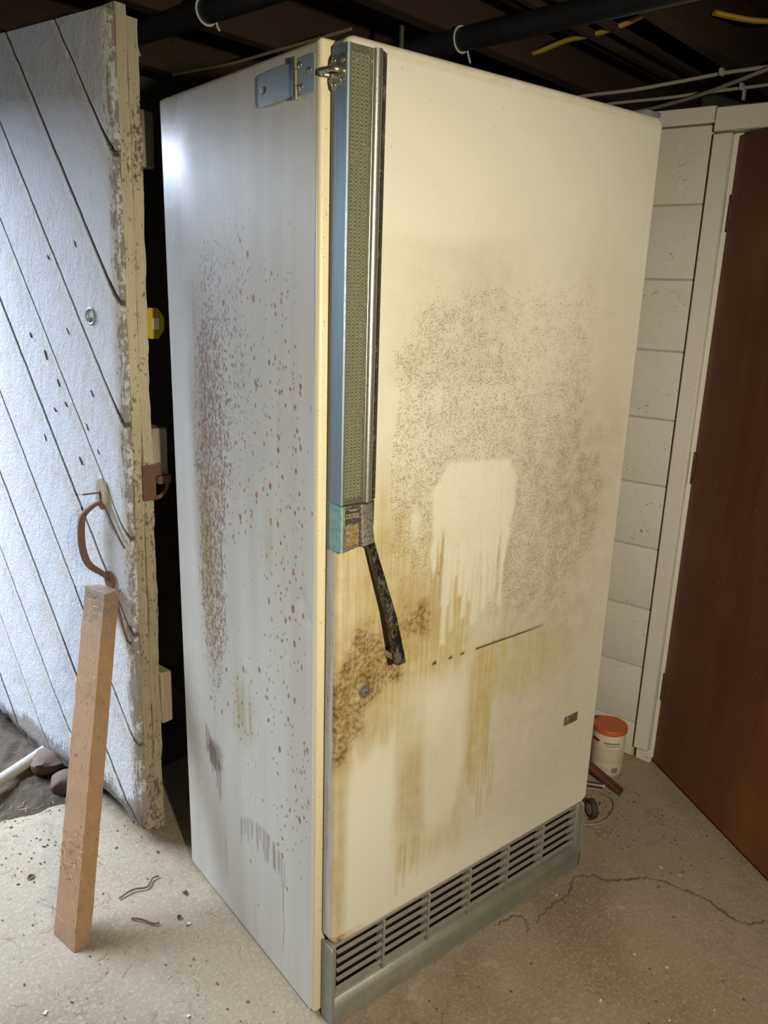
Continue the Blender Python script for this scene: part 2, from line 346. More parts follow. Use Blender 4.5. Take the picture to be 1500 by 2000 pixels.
    # --- masonry, ground
    b = NB('block_paint'); oi = b.node('ShaderNodeObjectInfo'); b.co = b.vadd(b.co, oi.outputs['Location'], 3.0); n = b.noise(55, 5, 0.7); n2 = b.noise(6, 3); n3 = b.noise(240, 2)
    col = b.mix(b.math('MULTIPLY', n2, 0.5), (0.66, 0.65, 0.59), (0.55, 0.52, 0.47))
    col = b.mix(b.math('MULTIPLY', b.step(0.60, 0.66, b.noise(80, 4, 0.7, None, 1.5)), b.step(0.50, 0.62, b.noise(9, 3))), col, (0.16, 0.14, 0.12))
    col = b.mix(b.math('MULTIPLY', b.step(0.50, 0.85, n), 0.35), col, (0.40, 0.37, 0.33))
    b.done(col, 0.75, 0, b.math('ADD', n, n3), 0.35, 0.002)
    b = NB('mortar'); b.done(b.mix(b.noise(80, 4), (0.34, 0.32, 0.29), (0.50, 0.48, 0.43)), 0.85)
    b = NB('trim_paint'); n = b.noise(70, 4, 0.7); g = b.noise(1, 4, 0.6, b.map((90, 90, 5)))
    col = b.mix(b.math('MULTIPLY', g, 0.5), (0.70, 0.68, 0.62), (0.58, 0.55, 0.49)); b.done(b.mix(b.step(0.68, 0.71, n), col, (0.10, 0.08, 0.06)), 0.6, 0, g, 0.2, 0.001)
    b = NB('concrete'); n1 = b.noise(2.2, 5, 0.6); n2 = b.noise(16, 5, 0.65); n3 = b.noise(120, 4, 0.7); n4 = b.noise(420, 2)
    col = b.mix(n2, (0.375, 0.318, 0.235), (0.250, 0.200, 0.130))
    col = b.mix(b.step(0.45, 0.70, n1), col, (0.225, 0.175, 0.108))
    col = b.mix(b.math('MULTIPLY', b.step(0.46, 0.70, n3), 0.60), col, (0.455, 0.40, 0.315))
    wv = b.vadd(b.co, b.noise(3.5, 4, 0.65, color=True), 0.34)
    ck = b.voro(1.25, 'DISTANCE_TO_EDGE', 'Distance', wv)
    crack = b.math('MULTIPLY', b.step(0.007, 0.002, ck), b.step(0.46, 0.56, b.noise(1.9, 2)))
    col = b.mix(b.math('MULTIPLY', crack, 0.35), col, (0.12, 0.085, 0.055))
    spot = b.step(0.655, 0.70, b.noise(70, 3, 0.6)); col = b.mix(b.math('MULTIPLY', spot, 0.7), col, (0.15, 0.105, 0.07))
    pale = b.step(0.60, 0.70, b.noise(7, 5, 0.75)); col = b.mix(b.math('MULTIPLY', pale, 0.40), col, (0.52, 0.47, 0.39))
    b.done(col, 0.82, 0, b.math('ADD', b.math('ADD', n3, b.math('MULTIPLY', n2, 1.5)), b.math('MULTIPLY', crack, -1.0)), 0.45, 0.004)
    b = NB('crack_dirt'); b.done(b.mix(b.noise(60, 4), (0.10, 0.075, 0.05), (0.21, 0.165, 0.115)), 0.95)
    b = NB('earth'); n = b.noise(20, 6, 0.75); b.done(b.mix(n, (0.045, 0.032, 0.022), (0.150, 0.112, 0.078)), 0.95, 0, b.noise(60, 5, 0.8), 0.9, 0.012)
    b = NB('wall_dark'); n = b.noise(9, 5, 0.7); b.done(b.mix(n, (0.045, 0.045, 0.05), (0.13, 0.125, 0.12)), 0.9, 0, n, 0.5, 0.01)
    b = NB('rock'); n = b.noise(25, 5, 0.7); b.done(b.mix(n, (0.075, 0.045, 0.032), (0.20, 0.14, 0.11)), 0.9, 0, n, 0.6, 0.006)
    b = NB('straw'); b.done(b.mix(b.noise(60, 2), (0.30, 0.22, 0.12), (0.60, 0.52, 0.36)), 0.8)
    b = NB('crumb'); b.done(b.mix(b.noise(30, 2), (0.05, 0.032, 0.022), (0.20, 0.14, 0.09)), 0.85)
    b = NB('leaf'); b.done(b.mix(b.noise(60, 3), (0.08, 0.045, 0.03), (0.20, 0.10, 0.06)), 0.7)
    b = NB('chip_pale'); b.done((0.62, 0.58, 0.48), 0.8)
    # --- small things
    b = NB('can_white'); n = b.noise(35, 4); b.done(b.mix(b.math('MULTIPLY', n, 0.6), (0.74, 0.68, 0.53), (0.56, 0.47, 0.33)), 0.45)
    b = NB('can_lid'); n = b.noise(60, 3); b.done(b.mix(b.math('MULTIPLY', n, 0.7), (0.58, 0.125, 0.038), (0.36, 0.085, 0.030)), 0.5)
    b = NB('print_grey'); b.done((0.22, 0.20, 0.16), 0.6)
    b = NB('print_pale'); b.done((0.42, 0.38, 0.29), 0.6)
    b = NB('print_red'); b.done((0.30, 0.02, 0.025), 0.5)
    b = NB('print_black'); b.done((0.03, 0.028, 0.025), 0.5)
    b = NB('cable_white'); b.done(b.mix(b.noise(40, 3), (0.42, 0.37, 0.31), (0.60, 0.56, 0.49)), 0.55)
    b = NB('cable_yellow'); b.done(b.mix(b.noise(30, 3), (0.52, 0.36, 0.03), (0.68, 0.50, 0.08)), 0.5)
    b = NB('pipe_black'); b.done(b.mix(b.noise(30, 3), (0.008, 0.009, 0.012), (0.022, 0.023, 0.030)), 0.45)
    b = NB('strap_white'); b.done((0.62, 0.66, 0.60), 0.4)
    b = NB('pvc'); b.done(b.mix(b.noise(25, 3), (0.28, 0.26, 0.225), (0.46, 0.43, 0.38)), 0.6)
    b = NB('cord_tan'); b.done(b.mix(b.noise(50, 3), (0.20, 0.15, 0.09), (0.40, 0.31, 0.20)), 0.7)
    b = NB('reflector_yellow'); b.done((0.50, 0.36, 0.035), 0.45)
    b = NB('reflector_gold'); b.done((0.95, 0.80, 0.42), 0.25, 0.0)
    b = NB('rod_grey'); b.done(b.mix(b.noise(50, 3), (0.07, 0.07, 0.065), (0.18, 0.175, 0.16)), 0.45, 0.6)
    b = NB('badge_chrome'); n = b.noise(160, 3); b.done(b.mix(n, (0.30, 0.25, 0.19), (0.70, 0.66, 0.58)), 0.3, 0.8)
mats()

# ------------------------------------------------------------------ room shell
A10 = math.radians(10)
JD = Vector((math.cos(A10), math.sin(A10), 0)); KD = Vector((-math.sin(A10), math.cos(A10), 0)); ZD = Vector((0, 0, 1))
def jk(J, K, z=0.0): return JD*J + KD*K + ZD*z
FJK = frame((0,0,0), JD, KD, ZD)
def struct(o): o['kind'] = 'structure'; return o
# floor slab, gently uneven
def make_floor():
    n = 150; J = np.linspace(-2.0, 2.6, n); K = np.linspace(-2.4, 1.95, n)
    a, b_ = np.meshgrid(J, K, indexing='ij')
    z = (fbm(a*6, b_*6, 4, 3)-0.5)*0.004 - 0.001
    z = np.minimum(z, 0.0)
    V = [tuple(jk(a[i, j], b_[i, j], z[i, j])) for i in range(n) for j in range(n)]
    F = [(i*n+j, (i+1)*n+j, (i+1)*n+j+1, i*n+j+1) for i in range(n-1) for j in range(n-1)]
    k = len(V); V += [tuple(jk(x, y, -0.12)) for x, y in ((-2.0,-2.4), (2.6,-2.4), (2.6,1.95), (-2.0,1.95))]
    F.append((k+3, k+2, k+1, k))
    return struct(pyd('floor', V, F, 'concrete'))
FLOOR = make_floor()
def crack(pts, w0, seed):
    P = smooth_path([(x, y, 0.0) for x, y in pts], 12); rng = random.Random(seed); V = []; F = []
    for i, p in enumerate(P):
        t = (P[min(i+1, len(P)-1)]-P[max(i-1, 0)]).normalized(); n = Vector((-t.y, t.x, 0)); p = p+n*rng.uniform(-0.004, 0.004)
        w = w0*rng.uniform(0.3, 1.4)*min(1, (i+0.3)/4, (len(P)-i)/4)
        V += [p-n*w, p+Vector((0, 0, 0.0012)), p+n*w*rng.uniform(0.4, 1.0)]
    for i in range(len(P)-1):
        a = i*3; F += [(a, a+3, a+4, a+1), (a+1, a+4, a+5, a+2)]
    V = [Vector(v)+Vector((0, 0, 0.0004)) for v in V]
    pyd('crack', V, F, 'crack_dirt', FLOOR)
crack([(0.562, -0.067), (0.625, -0.054), (0.707, -0.051), (0.768, -0.022)], 0.0035, 1); crack([(0.768, -0.022), (0.809, -0.052), (0.829, -0.085), (0.923, -0.144), (0.95, -0.209), (0.97, -0.268), (0.972, -0.368), (1.026, -0.404)], 0.0042, 2); crack([(0.478, -0.012), (0.541, -0.021), (0.551, -0.049), (0.524, -0.077)], 0.003, 3)
# right wall: painted concrete blocks; frame s along DW from the casing edge towards the back
DW = Vector((-0.251, 0.968, 0)).normalized(); NW = Vector((-DW.y, DW.x, 0))      # NW points into the room (-x)
W0 = Vector((1.370, 0.218, 0))
FW = frame(W0, DW, -NW, ZD)             # local x along wall, y into the wall, z up
def wall_box(bm, s0, s1, d0, d1, z0, z1, bev=0.0): bbox(bm, (s0, d0, z0), (s1, d1, z1), bev, 1, FW)
bm = bmesh.new()
wall_box(bm, 0.0, 1.75, 0.006, 0.20, 0, 1.894)          # mortar core behind the blocks
wall_box(bm, -2.6, -0.86, 0.0, 0.20, 0, 1.937)
wall_box(bm, -0.86, 0.0, 0.04, 0.20, 1.875, 1.93)         # over the doorway
wall_right = struct(bm_obj('wall_right', bm, 'mortar'))
zj = [0.0] + [1.697-0.197*k for k in range(8, -1, -1)] + [1.894]
blk = {}
for ci in range(len(zj)-1):
    for q in range(5):
        h = round(zj[ci+1]-zj[ci], 3)
        if h not in blk:
            t = bmesh.new(); bbox(t, (0.0015, 0, 0.002), (0.3985, 0.09, h-0.002), 0.003, 2)
            o = bm_obj('block', t, 'block_paint', wall_right); blk[h] = o.data
            first = o
        else:
            o = bpy.data.objects.new('block', blk[h]); COL.objects.link(o); o.parent = wall_right
        s = 0.003 + q*0.40 if q < 4 else 1.603
        if q == 4: COL.objects.unlink(o); bpy.data.objects.remove(o); continue
        tf = FW.copy(); tf.translation = FW @ Vector((s, random.uniform(-0.0012, 0.0012), zj[ci]))
        o.matrix_basis = tf
bm = bmesh.new(); wall_box(bm, -0.002, 1.75, -0.012, 0.10, 1.897, 1.937, 0.002)
bm_obj('sill_plate', bm, 'trim_paint', wall_right)
# door casing
trim = empty('trim_1', W0, kind='structure')
for nm, a in (('casing_leg', (-0.052, -0.003, -0.018, 0.03, 0.045, 1.868)), ('casing_leg', (-0.86, -0.80, -0.018, 0.03, 0.045, 1.868)), ('casing_header', (-0.87, -0.003, -0.020, 0.03, 1.872, 1.932))):
    bm = bmesh.new(); wall_box(bm, *a, 0.003); bm_obj(nm, bm, 'trim_paint', trim)
for nm, a in (('jamb', (-0.075, -0.052, 0.0, 0.14, 0.02, 1.868)), ('jamb', (-0.80, -0.78, 0.0, 0.14, 0.02, 1.868))):
    bm = bmesh.new(); wall_box(bm, *a, 0.002); bm_obj(nm, bm, 'trim_paint', trim)
bm = bmesh.new(); wall_box(bm, -0.060, -0.01, -0.004, 0.03, 0.0, 0.043, 0.003); bm_obj('casing_foot', bm, 'block_paint', trim)
# brown door, swung open into the room
HD = Vector((1.392, 0.166, 0)); FDm = Vector((-0.431, -0.902, 0)).normalized(); ND = Vector((0.902, -0.431, 0)).normalized()
FD = frame(HD, FDm, ND, ZD)
door = empty('door_1', HD, kind='structure')
bm = bmesh.new(); bbox(bm, (0.006, 0.0, 0.012), (0.735, 0.035, 1.862), 0.002, 1, FD); bm_obj('door_leaf', bm, 'brown_door', door)
bm = bmesh.new(); bbox(bm, (0.0, 0.004, 0.012), (0.006, 0.034, 1.862), 0.0, 1, FD); bm_obj('door_edge', bm, 'raw_batten', door)
for zc, hm in ((1.671, 'hinge_brass'), (0.978, 'hinge_brass'), (0.276, 'hinge_brown')):
    bm = bmesh.new()
    for k in range(5):
        lathe(bm, [(0.0078, 0), (0.0088, 0.001), (0.0088, 0.0175), (0.0078, 0.0185)], 14, Matrix.Translation(FD @ Vector((-0.006, -0.006, zc-0.0475+k*0.019))))
    lathe(bm, [(0.004, -0.006), (0.006, -0.003), (0.006, 0)], 12, Matrix.Translation(FD @ Vector((-0.006, -0.006, zc-0.0475))))
    lathe(bm, [(0.006, 0), (0.006, 0.003), (0.004, 0.006)], 12, Matrix.Translation(FD @ Vector((-0.006, -0.006, zc+0.0475))))
    bbox(bm, (-0.004, -0.003, zc-0.047), (0.022, 0.0005, zc+0.047), 0.0006, 1, FD)
    bm_obj('hinge', bm, hm, door)
# remaining walls
bm = bmesh.new()
for a in ((-2.0, -1.12, 0, 2.22), (0.02, 2.6, 0, 2.22), (-1.12, 0.02, 1.93, 2.22)): bbox(bm, (a[0], 1.74, a[2]), (a[1], 1.94, a[3]), 0, 1, FJK)
struct(bm_obj('wall_back', bm, 'wall_dark'))
struct(box('wall_left', (-1.75, -2.4, 0), (-1.60, 1.74, 2.22), 'wall_dark', tf=FJK))
struct(box('wall_front', (-1.60, -2.4, 0), (2.45, -2.22, 2.22), 'wall_dark', tf=FJK))
struct(box('wall_far', (2.45, -2.4, 0), (2.6, 1.94, 2.245), 'wall_dark', tf=FJK))
# outside ground beyond the doorway
struct(box('ground_outside', (-4.0, 1.95, -0.12), (1.5, 5.5, -0.005), 'earth', tf=FJK))
# ceiling: boards on joists
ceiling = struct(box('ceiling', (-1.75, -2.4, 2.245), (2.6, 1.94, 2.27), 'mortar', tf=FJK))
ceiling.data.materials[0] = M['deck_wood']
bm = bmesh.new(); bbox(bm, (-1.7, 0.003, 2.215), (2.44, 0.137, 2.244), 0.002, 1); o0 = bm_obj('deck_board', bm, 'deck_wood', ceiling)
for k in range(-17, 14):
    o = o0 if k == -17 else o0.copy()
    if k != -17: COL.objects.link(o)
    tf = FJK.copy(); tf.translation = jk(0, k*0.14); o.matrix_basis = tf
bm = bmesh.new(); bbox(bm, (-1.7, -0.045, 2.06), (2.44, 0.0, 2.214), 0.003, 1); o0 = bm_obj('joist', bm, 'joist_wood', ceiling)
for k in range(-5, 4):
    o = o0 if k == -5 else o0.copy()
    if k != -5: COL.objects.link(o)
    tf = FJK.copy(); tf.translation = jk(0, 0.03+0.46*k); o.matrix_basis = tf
for (k0, j0, j1) in ((0.165, 0.60, 1.75), (0.235, 0.70, 1.75)):
    bm = bmesh.new(); bbox(bm, (j0, k0-0.011, 2.085), (j1, k0+0.011, 2.10), 0.001, 1, FJK); bm_obj('furring_strip', bm, 'joist_wood', ceiling)

# ------------------------------------------------------------------ freezer
W_, D_, HT = 0.816, 0.611, 1.80
fz = empty('freezer', (W_/2, D_/2, 0), 'tall cream upright freezer with rust spotted side and stained front door on the concrete floor', 'freezer')
# cabinet: back box shell without its left skin, then a finely divided left skin that carries the wear masks
def setattrs(me, **kw):
    for k, v in kw.items():
        at = me.attributes.new(k, 'FLOAT', 'POINT'); at.data.foreach_set('value', np.clip(v, 0, 1).astype(np.float32).ravel())
def blob(X, Z, cx, cz, rx, rz, soft=0.35, nz=0.0, sc=20, seed=1):
    d = np.sqrt(((X-cx)/rx)**2+((Z-cz)/rz)**2)
    if nz: d = d + (fbm(X*sc, Z*sc, 4, seed)-0.5)*2*nz
    return 1-sstep(1-soft, 1+soft, d)
def band(a, lo, hi, s): return sstep(lo-s, lo+s, a)*(1-sstep(hi-s, hi+s, a))
def drips(X, Z, x0, x1, ztop, l0, l1, n, w0, seed):
    r = np.random.default_rng(seed); out = np.zeros_like(X)
    for i in range(n):
        cx = x0+(x1-x0)*(i+r.uniform(0.1, 0.9))/n; zt = ztop(cx) if callable(ztop) else ztop
        ln = r.uniform(l0, l1); wd = w0*r.uniform(0.6, 1.3)
        wob = (vnoise(Z*18, np.full_like(Z, i*3.7), seed)-0.5)*0.004
        m_ = (1-sstep(wd*0.4, wd, np.abs(X-cx+wob)))*band(Z, zt-ln, zt, 0.006)
        out = np.maximum(out, m_*r.uniform(0.6, 1.0))
    return out

bm = bmesh.new()
bbox(bm, (0.004, 0.046, 0.012), (W_, D_, HT), 0.004, 2)
cab = bm_obj('cabinet', bm, 'cream_enamel', fz)
bm = bmesh.new(); bbox(bm, (0.0, 0.040, 0.010), (W_, 0.058, HT+0.002), 0.006, 3); bm_obj('front_flange', bm, 'cream_enamel', cab)
def side_panel():
    ny, nz = 170, 500
    y = np.linspace(0.052, D_, ny); z = np.linspace(0.010, HT, nz)
    Y, Z = np.meshgrid(y, z, indexing='ij')
    X = np.full_like(Y, 0.0)
    X += 0.0035*np.exp(-(((Y-0.088)/0.016)**2+((Z-0.907)/0.020)**2))       # dent near the front edge
    X += 0.0028*np.exp(-(((Y-0.068)/0.012)**2+((Z-0.878)/0.014)**2))
    X += 0.0012*(fbm(Y*3, Z*2, 2, 5)-0.5)
    er = 0.006; X += np.where(Y > D_-er, er-np.sqrt(np.maximum(er**2-(Y-(D_-er))**2, 0)), 0)
    X += np.where(Z > HT-er, er-np.sqrt(np.maximum(er**2-(Z-(HT-er))**2, 0)), 0)*0.8
    V = np.stack([X, Y, Z], -1).reshape(-1, 3)
    F = [(i*nz+j, i*nz+j+1, (i+1)*nz+j+1, (i+1)*nz+j) for i in range(ny-1) for j in range(nz-1)]
    o = pyd('side_panel', V, F, 'side_paint', cab)
    N = lambda s, sd, o_=4: fbm(Y*s, Z*s, o_, sd)
    N2 = lambda sy, sz, sd: fbm(Y*sy, Z*sz, 3, sd)
    haze = 0.85*blob(Y, Z, 0.475, 1.18, 0.05, 0.34, 0.8, 0.3, 14, 3) + 0.35*blob(Y, Z, 0.40, 1.2, 0.10, 0.45, 0.8, 0.3, 9, 4)
    haze += 0.30*band(Y, 0.36, 0.52, 0.04)*band(Z, 0.40, 1.0, 0.2)*N2(30, 3, 9)*1.5
    haze += 0.12*sstep(0.9, 1.7, Z)*N2(20, 2, 8)*2
    speck = 0.65*blob(Y, Z, 0.46, 1.10, 0.075, 0.42, 0.6, 0.35, 12, 6) + 0.55*blob(Y, Z, 0.36, 1.30, 0.10, 0.26, 0.6, 0.3, 12, 7)
    speck += 0.55*blob(Y, Z, 0.44, 0.78, 0.075, 0.35, 0.6, 0.3, 12, 8) + 0.22*band(Y, 0.07, 0.45, 0.04)*band(Z, 0.25, 1.6, 0.15) + 0.4*blob(Y, Z, 0.3, 0.42, 0.06, 0.1, 0.7, 0.3, 14, 9)
    rust = 1.15*blob(Y, Z, 0.15, 0.98, 0.075, 0.42, 0.5, 0.3, 9, 11) + 0.80*blob(Y, Z, 0.13, 0.60, 0.07, 0.36, 0.5, 0.3, 9, 12)
    rust += 0.80*blob(Y, Z, 0.33, 1.28, 0.13, 0.27, 0.6, 0.3, 9, 13) + 0.55*blob(Y, Z, 0.44, 1.0, 0.06, 0.5, 0.6, 0.3, 9, 14) + 0.32*blob(Y, Z, 0.27, 0.9, 0.2, 0.7, 0.5)
    rust += 1.0*blob(Y, Z, 0.315, 0.585, 0.055, 0.085, 0.6, 0.4, 16, 15)
    green = 0.9*blob(Y, Z, 0.458, 0.91, 0.016, 0.10, 0.8, 0.3, 20, 16) + 0.45*blob(Y, Z, 0.46, 0.78, 0.02, 0.14, 0.8, 0.3, 20, 17)
    green += 0.75*blob(Y, Z, 0.315, 0.585, 0.045, 0.075, 0.7, 0.5, 20, 18) + 0.35*blob(Y, Z, 0.163, 1.20, 0.008, 0.035, 0.7) + 0.3*blob(Y, Z, 0.20, 1.0, 0.012, 0.06, 0.8)
    dr = 0.85*drips(Y, Z, 0.425, 0.50, lambda c: 0.40+(c-0.42)*1.2-0.03, 0.04, 0.11, 9, 0.006, 21)
    edge = 0.415+0.10*(Z-0.30)/0.12
    dr += 0.7*blob(Y, Z, 0.455, 0.400, 0.030, 0.035, 0.5, 0.4, 26, 22)*(Y < 0.50)
    dr += 0.65*drips(Y, Z, 0.145, 0.345, lambda c: 0.335-0.35*(c-0.24)**2*10+0.0, 0.03, 0.085, 20, 0.0042, 23)
    scr = 0.7*(1-sstep(0.0008, 0.0022, np.abs(Y-0.158-(vnoise(Z*14, Z*0, 4)-0.5)*0.008)))*band(Z, 0.07, 0.25, 0.01)
    scr += 0.6*(1-sstep(0.0008, 0.002, np.abs(Y-0.415-(vnoise(Z*10, Z*0, 6)-0.5)*0.006)))*band(Z, 0.10, 0.21, 0.01)
    gloss = sstep(0.44, 0.55, Y)
    keep = 1-sstep(0.50, 0.545, Y+(N(8, 31)-0.5)*0.03)
    setattrs(o.data, haze=haze*keep*0.8, speck=speck*keep, rust=rust*keep, green=green*keep, drip=dr, scratch=scr, gloss=gloss)
    return o
side_panel()
# gasket behind the door
bm = bmesh.new(); bbox(bm, (0.022, 0.030, 0.205), (W_-0.010, 0.044, HT-0.012), 0.004, 2); bm_obj('gasket', bm, 'gasket', fz)

# --- door of the freezer
DX0, DX1, DZ0, DZ1, DT = 0.015, 0.816, 0.197, 1.803, 0.033
def freezer_door():
    nx, nz = 230, 430
    def grid(a, b, n, r):
        e = np.array([0, .08, .2, .38, .6, .85])*r
        return np.concatenate([a+e, np.linspace(a+r, b-r, n-12), (b-e)[::-1]])
    er = 0.010; x = grid(DX0, DX1, nx, er); z = grid(DZ0, DZ1, nz, er)
    X, Z = np.meshgrid(x, z, indexing='ij')
    # rounded corners in elevation: pull the border in
    cr = 0.022
    cx = np.clip(X, DX0+cr, DX1-cr); cz = np.clip(Z, DZ0+cr, DZ1-cr)
    dx, dz = X-cx, Z-cz
    k = np.maximum(np.abs(dx), np.abs(dz)); L = np.sqrt(dx**2+dz**2); f = np.where(L > 1e-9, k/np.maximum(L, 1e-9), 1.0)
    corner = (np.abs(dx) > 1e-9) & (np.abs(dz) > 1e-9)
    Xw = np.where(corner, cx+dx*f, X); Zw = np.where(corner, cz+dz*f, Z)
    dist = np.where(corner, cr-k, np.minimum(np.minimum(X-DX0, DX1-X), np.minimum(Z-DZ0, DZ1-Z)))
    t = np.clip(er-dist, 0, er); Y = er-np.sqrt(np.maximum(er**2-t**2, 0))
    Y = Y+0.0008*(fbm(X*3, Z*3, 2, 9)-0.5)*(dist > 0.03)
    Y = Y-0.0012*np.exp(-((Z-0.747)/0.004)**2)*band(X, 0.24, 0.60, 0.02)*0
    V = np.stack([Xw, Y, Zw], -1).reshape(-1, 3); nxr, nzr = X.shape
    F = [(i*nzr+j, (i+1)*nzr+j, (i+1)*nzr+j+1, i*nzr+j+1) for i in range(nxr-1) for j in range(nzr-1)]
    # skirt and back
    loop = [(i, 0) for i in range(nxr)] + [(nxr-1, j) for j in range(1, nzr)] + [(i, nzr-1) for i in range(nxr-2, -1, -1)] + [(0, j) for j in range(nzr-2, 0, -1)]
    front = pyd('front_panel', V, F, 'front_paint', door_)
    b0 = [i*nzr+j for i, j in loop]
    Vb = [V[q] for q in b0] + [(V[q][0], DT, V[q][2]) for q in b0]; n = len(b0)
    Fb = [(k, n+k, n+(k+1) % n, (k+1) % n) for k in range(n)] + [tuple(range(n, 2*n))]
    X, Z = Xw, Zw
    haze = 0.34*blob(X, Z, 0.44, 1.25, 0.34, 0.30, 0.6, 0.35, 6, 2)
    haze += 0.28*band(Z, 1.30, 1.535, 0.02)*band(X, 0.08, 0.40, 0.10)*(0.5+fbm(X*8, Z*8, 3, 5))
    haze += 0.50*blob(X, Z, 0.60, 0.90, 0.24, 0.26, 0.7, 0.35, 6, 3) + 0.58*blob(X, Z, 0.54, 0.52, 0.27, 0.28, 0.7, 0.3, 6, 4)
    haze += 0.30*blob(X, Z, 0.70, 1.15, 0.12, 0.35, 0.8, 0.3, 7, 6)
    wb = (fbm(X*6, Z*6, 4, 11)-0.5)*0.22
    speck = 0.92*band(X+wb, 0.17, 0.715, 0.07)*band(Z+wb*0.8, 0.98, 1.50, 0.07)*(0.72+0.5*fbm(X*5, Z*5, 3, 71)) + 0.50*blob(X, Z, 0.22, 1.12, 0.14, 0.22, 0.5, 0.3, 8, 12)
    speck += 0.60*blob(X, Z, 0.55, 1.02, 0.24, 0.17, 0.6, 0.4, 8, 13) + 0.40*band(Z, 0.30, 1.1, 0.1)*band(X, 0.1, 0.75, 0.05)*(0.4+1.1*fbm(X*6, Z*6, 3, 77)) + 0.35*blob(X, Z, 0.60, 0.85, 0.2, 0.2, 0.6)
    speck = np.minimum(speck, 0.95)*(1-0.85*sstep(1.50, 1.60, Z+(fbm(X*7, Z*7, 3, 8)-0.5)*0.10))*(1-0.8*sstep(0.725, 0.77, X))
    yel = 1.0*blob(X, Z, 0.07, 0.86, 0.10, 0.26, 0.6, 0.4, 10, 21) + 0.55*blob(X, Z, 0.22, 0.93, 0.14, 0.15, 0.7, 0.4, 9, 22) + 0.6*blob(X, Z, 0.21, 0.85, 0.07, 0.09, 0.7, 0.4, 12, 23)
    yel += 0.50*band(X, 0.22, 0.33, 0.02)*band(Z, 0.72, 1.03, 0.04) + 0.55*blob(X, Z, 0.50, 0.68, 0.145, 0.085, 0.5, 0.5, 9, 24)
    yel += 0.85*band(X, 0.36+(fbm(X*0, Z*9, 2, 3)-0.5)*0.02, 0.425, 0.008)*band(Z, 0.47, 0.74, 0.03)
    yel += 0.75*drips(X, Z, 0.365, 0.45, 0.50, 0.08, 0.20, 8, 0.0065, 25) + 0.5*drips(X, Z, 0.395, 0.46, 0.98, 0.15, 0.30, 6, 0.005, 26)
    yel += 0.55*band(X, 0.17, 0.36, 0.02)*band(Z, 0.30+(fbm(X*14, Z*0, 3, 7)-0.5)*0.14, 0.60, 0.05)*(0.4+1.1*fbm(X*12, Z*5, 3, 27)) + 0.5*band(X, 0.0, 0.045, 0.012)*band(Z, 0.2, 1.0, 0.1) + 0.30*band(X, 0.1, 0.36, 0.04)*band(Z, 0.55, 0.85, 0.08)
    yel += 0.5*drips(X, Z, 0.17, 0.24, 0.36, 0.04, 0.13, 7, 0.007, 28)
    brown = 0.92*blob(X, Z, 0.082, 0.815, 0.05, 0.075, 0.6, 0.5, 22, 31) + 0.8*blob(X, Z, 0.125, 0.765, 0.05, 0.04, 0.6, 0.4, 22, 32) + 0.85*blob(X, Z, 0.180, 0.855, 0.040, 0.065, 0.7, 0.5, 22, 33)
    brown += 0.5*blob(X, Z, 0.078, 0.80, 0.028, 0.045, 0.6, 0.5, 30, 51)+0.4*blob(X, Z, 0.115, 0.775, 0.03, 0.02, 0.6, 0.4, 30, 52)
    brown += 0.62*blob(X, Z, 0.045, 0.71, 0.055, 0.10, 0.7, 0.5, 18, 34) + 0.62*blob(X, Z, 0.235, 0.84, 0.03, 0.06, 0.7, 0.4, 20, 35) + 0.5*blob(X, Z, 0.09, 0.95, 0.03, 0.05, 0.7, 0.5, 22, 37)
    brown += 0.55*band(X, 0.0, 0.040, 0.010)*band(Z, 0.20, 0.75, 0.06)*(0.4+fbm(X*30, Z*12, 3, 36)*1.2) + 0.62*blob(X, Z, 0.225, 0.48, 0.06, 0.12, 0.6, 0.5, 14, 38) + 0.33*blob(X, Z, 0.09, 0.72, 0.12, 0.12, 0.6)
    brown += 0.75*(Z < 0.222)*band(X, 0.0, 0.09, 0.02) + 0.4*(1-sstep(0.003, 0.012, 1.797-Z))*0 + 0.5*(Z > 1.785)*fbm(X*40, Z*40, 3, 40)
    wob = (fbm(X*26, Z*26, 3, 41)-0.5)*0.026
    def rr_(cx, cz, hx, hz, r): qx = np.maximum(np.abs(X-cx)-hx+r, 0); qz = np.maximum(np.abs(Z-cz)-hz+r, 0); return np.sqrt(qx**2+qz**2)-r+wob
    clean = 0.95*(1-sstep(-0.006, 0.008, rr_(0.335, 1.020, 0.110, 0.124, 0.065)))*sstep(0.925, 0.965, Z+(fbm(X*110, X*0, 3, 52)-0.5)*0.15+(fbm(X*18, X*0, 3, 53)-0.5)*0.06)
    clean += 0.9*drips(X, Z, 0.26, 0.43, 0.98, 0.05, 0.20, 20, 0.008, 42)
    nn = (fbm(X*10, Z*3, 3, 43)-0.5)
    clean += 0.75*band(X, 0.052+nn*0.02, 0.155+nn*0.03, 0.010)*band(Z, 0.21, 0.63+(fbm(X*18, Z*0, 3, 45)-0.5)*0.14, 0.03) + 0.70*band(X, 0.245+nn*0.04, 0.35+nn*0.02, 0.014)*band(Z, 0.40+(fbm(X*14, Z*0, 3, 46)-0.5)*0.2, 0.70, 0.05)
    clean += 0.5*band(Z, 0.20, 0.27+(fbm(X*9, Z*0, 3, 47)-0.5)*0.10, 0.03)*band(X, 0.20, 0.5, 0.05) + 0.6*blob(X, Z, 0.185, 1.045, 0.012, 0.03, 0.6, 0.4, 40, 48)
    ln = np.abs(Z-0.7475-(vnoise(X*25, X*0, 3)-0.5)*0.0015)
    gaps = np.where(X < 0.40, (vnoise(X*95, X*0, 5) > 0.42)*1.0, 1.0)
    scr = (1-sstep(0.0022, 0.0040, ln))*band(X, 0.240, 0.575, 0.004)*gaps*(1-0.75*sstep(0.50, 0.60, X))
    setattrs(front.data, haze=haze, speck=speck, yellow=yel, brown=brown, clean=clean, scratch=scr)
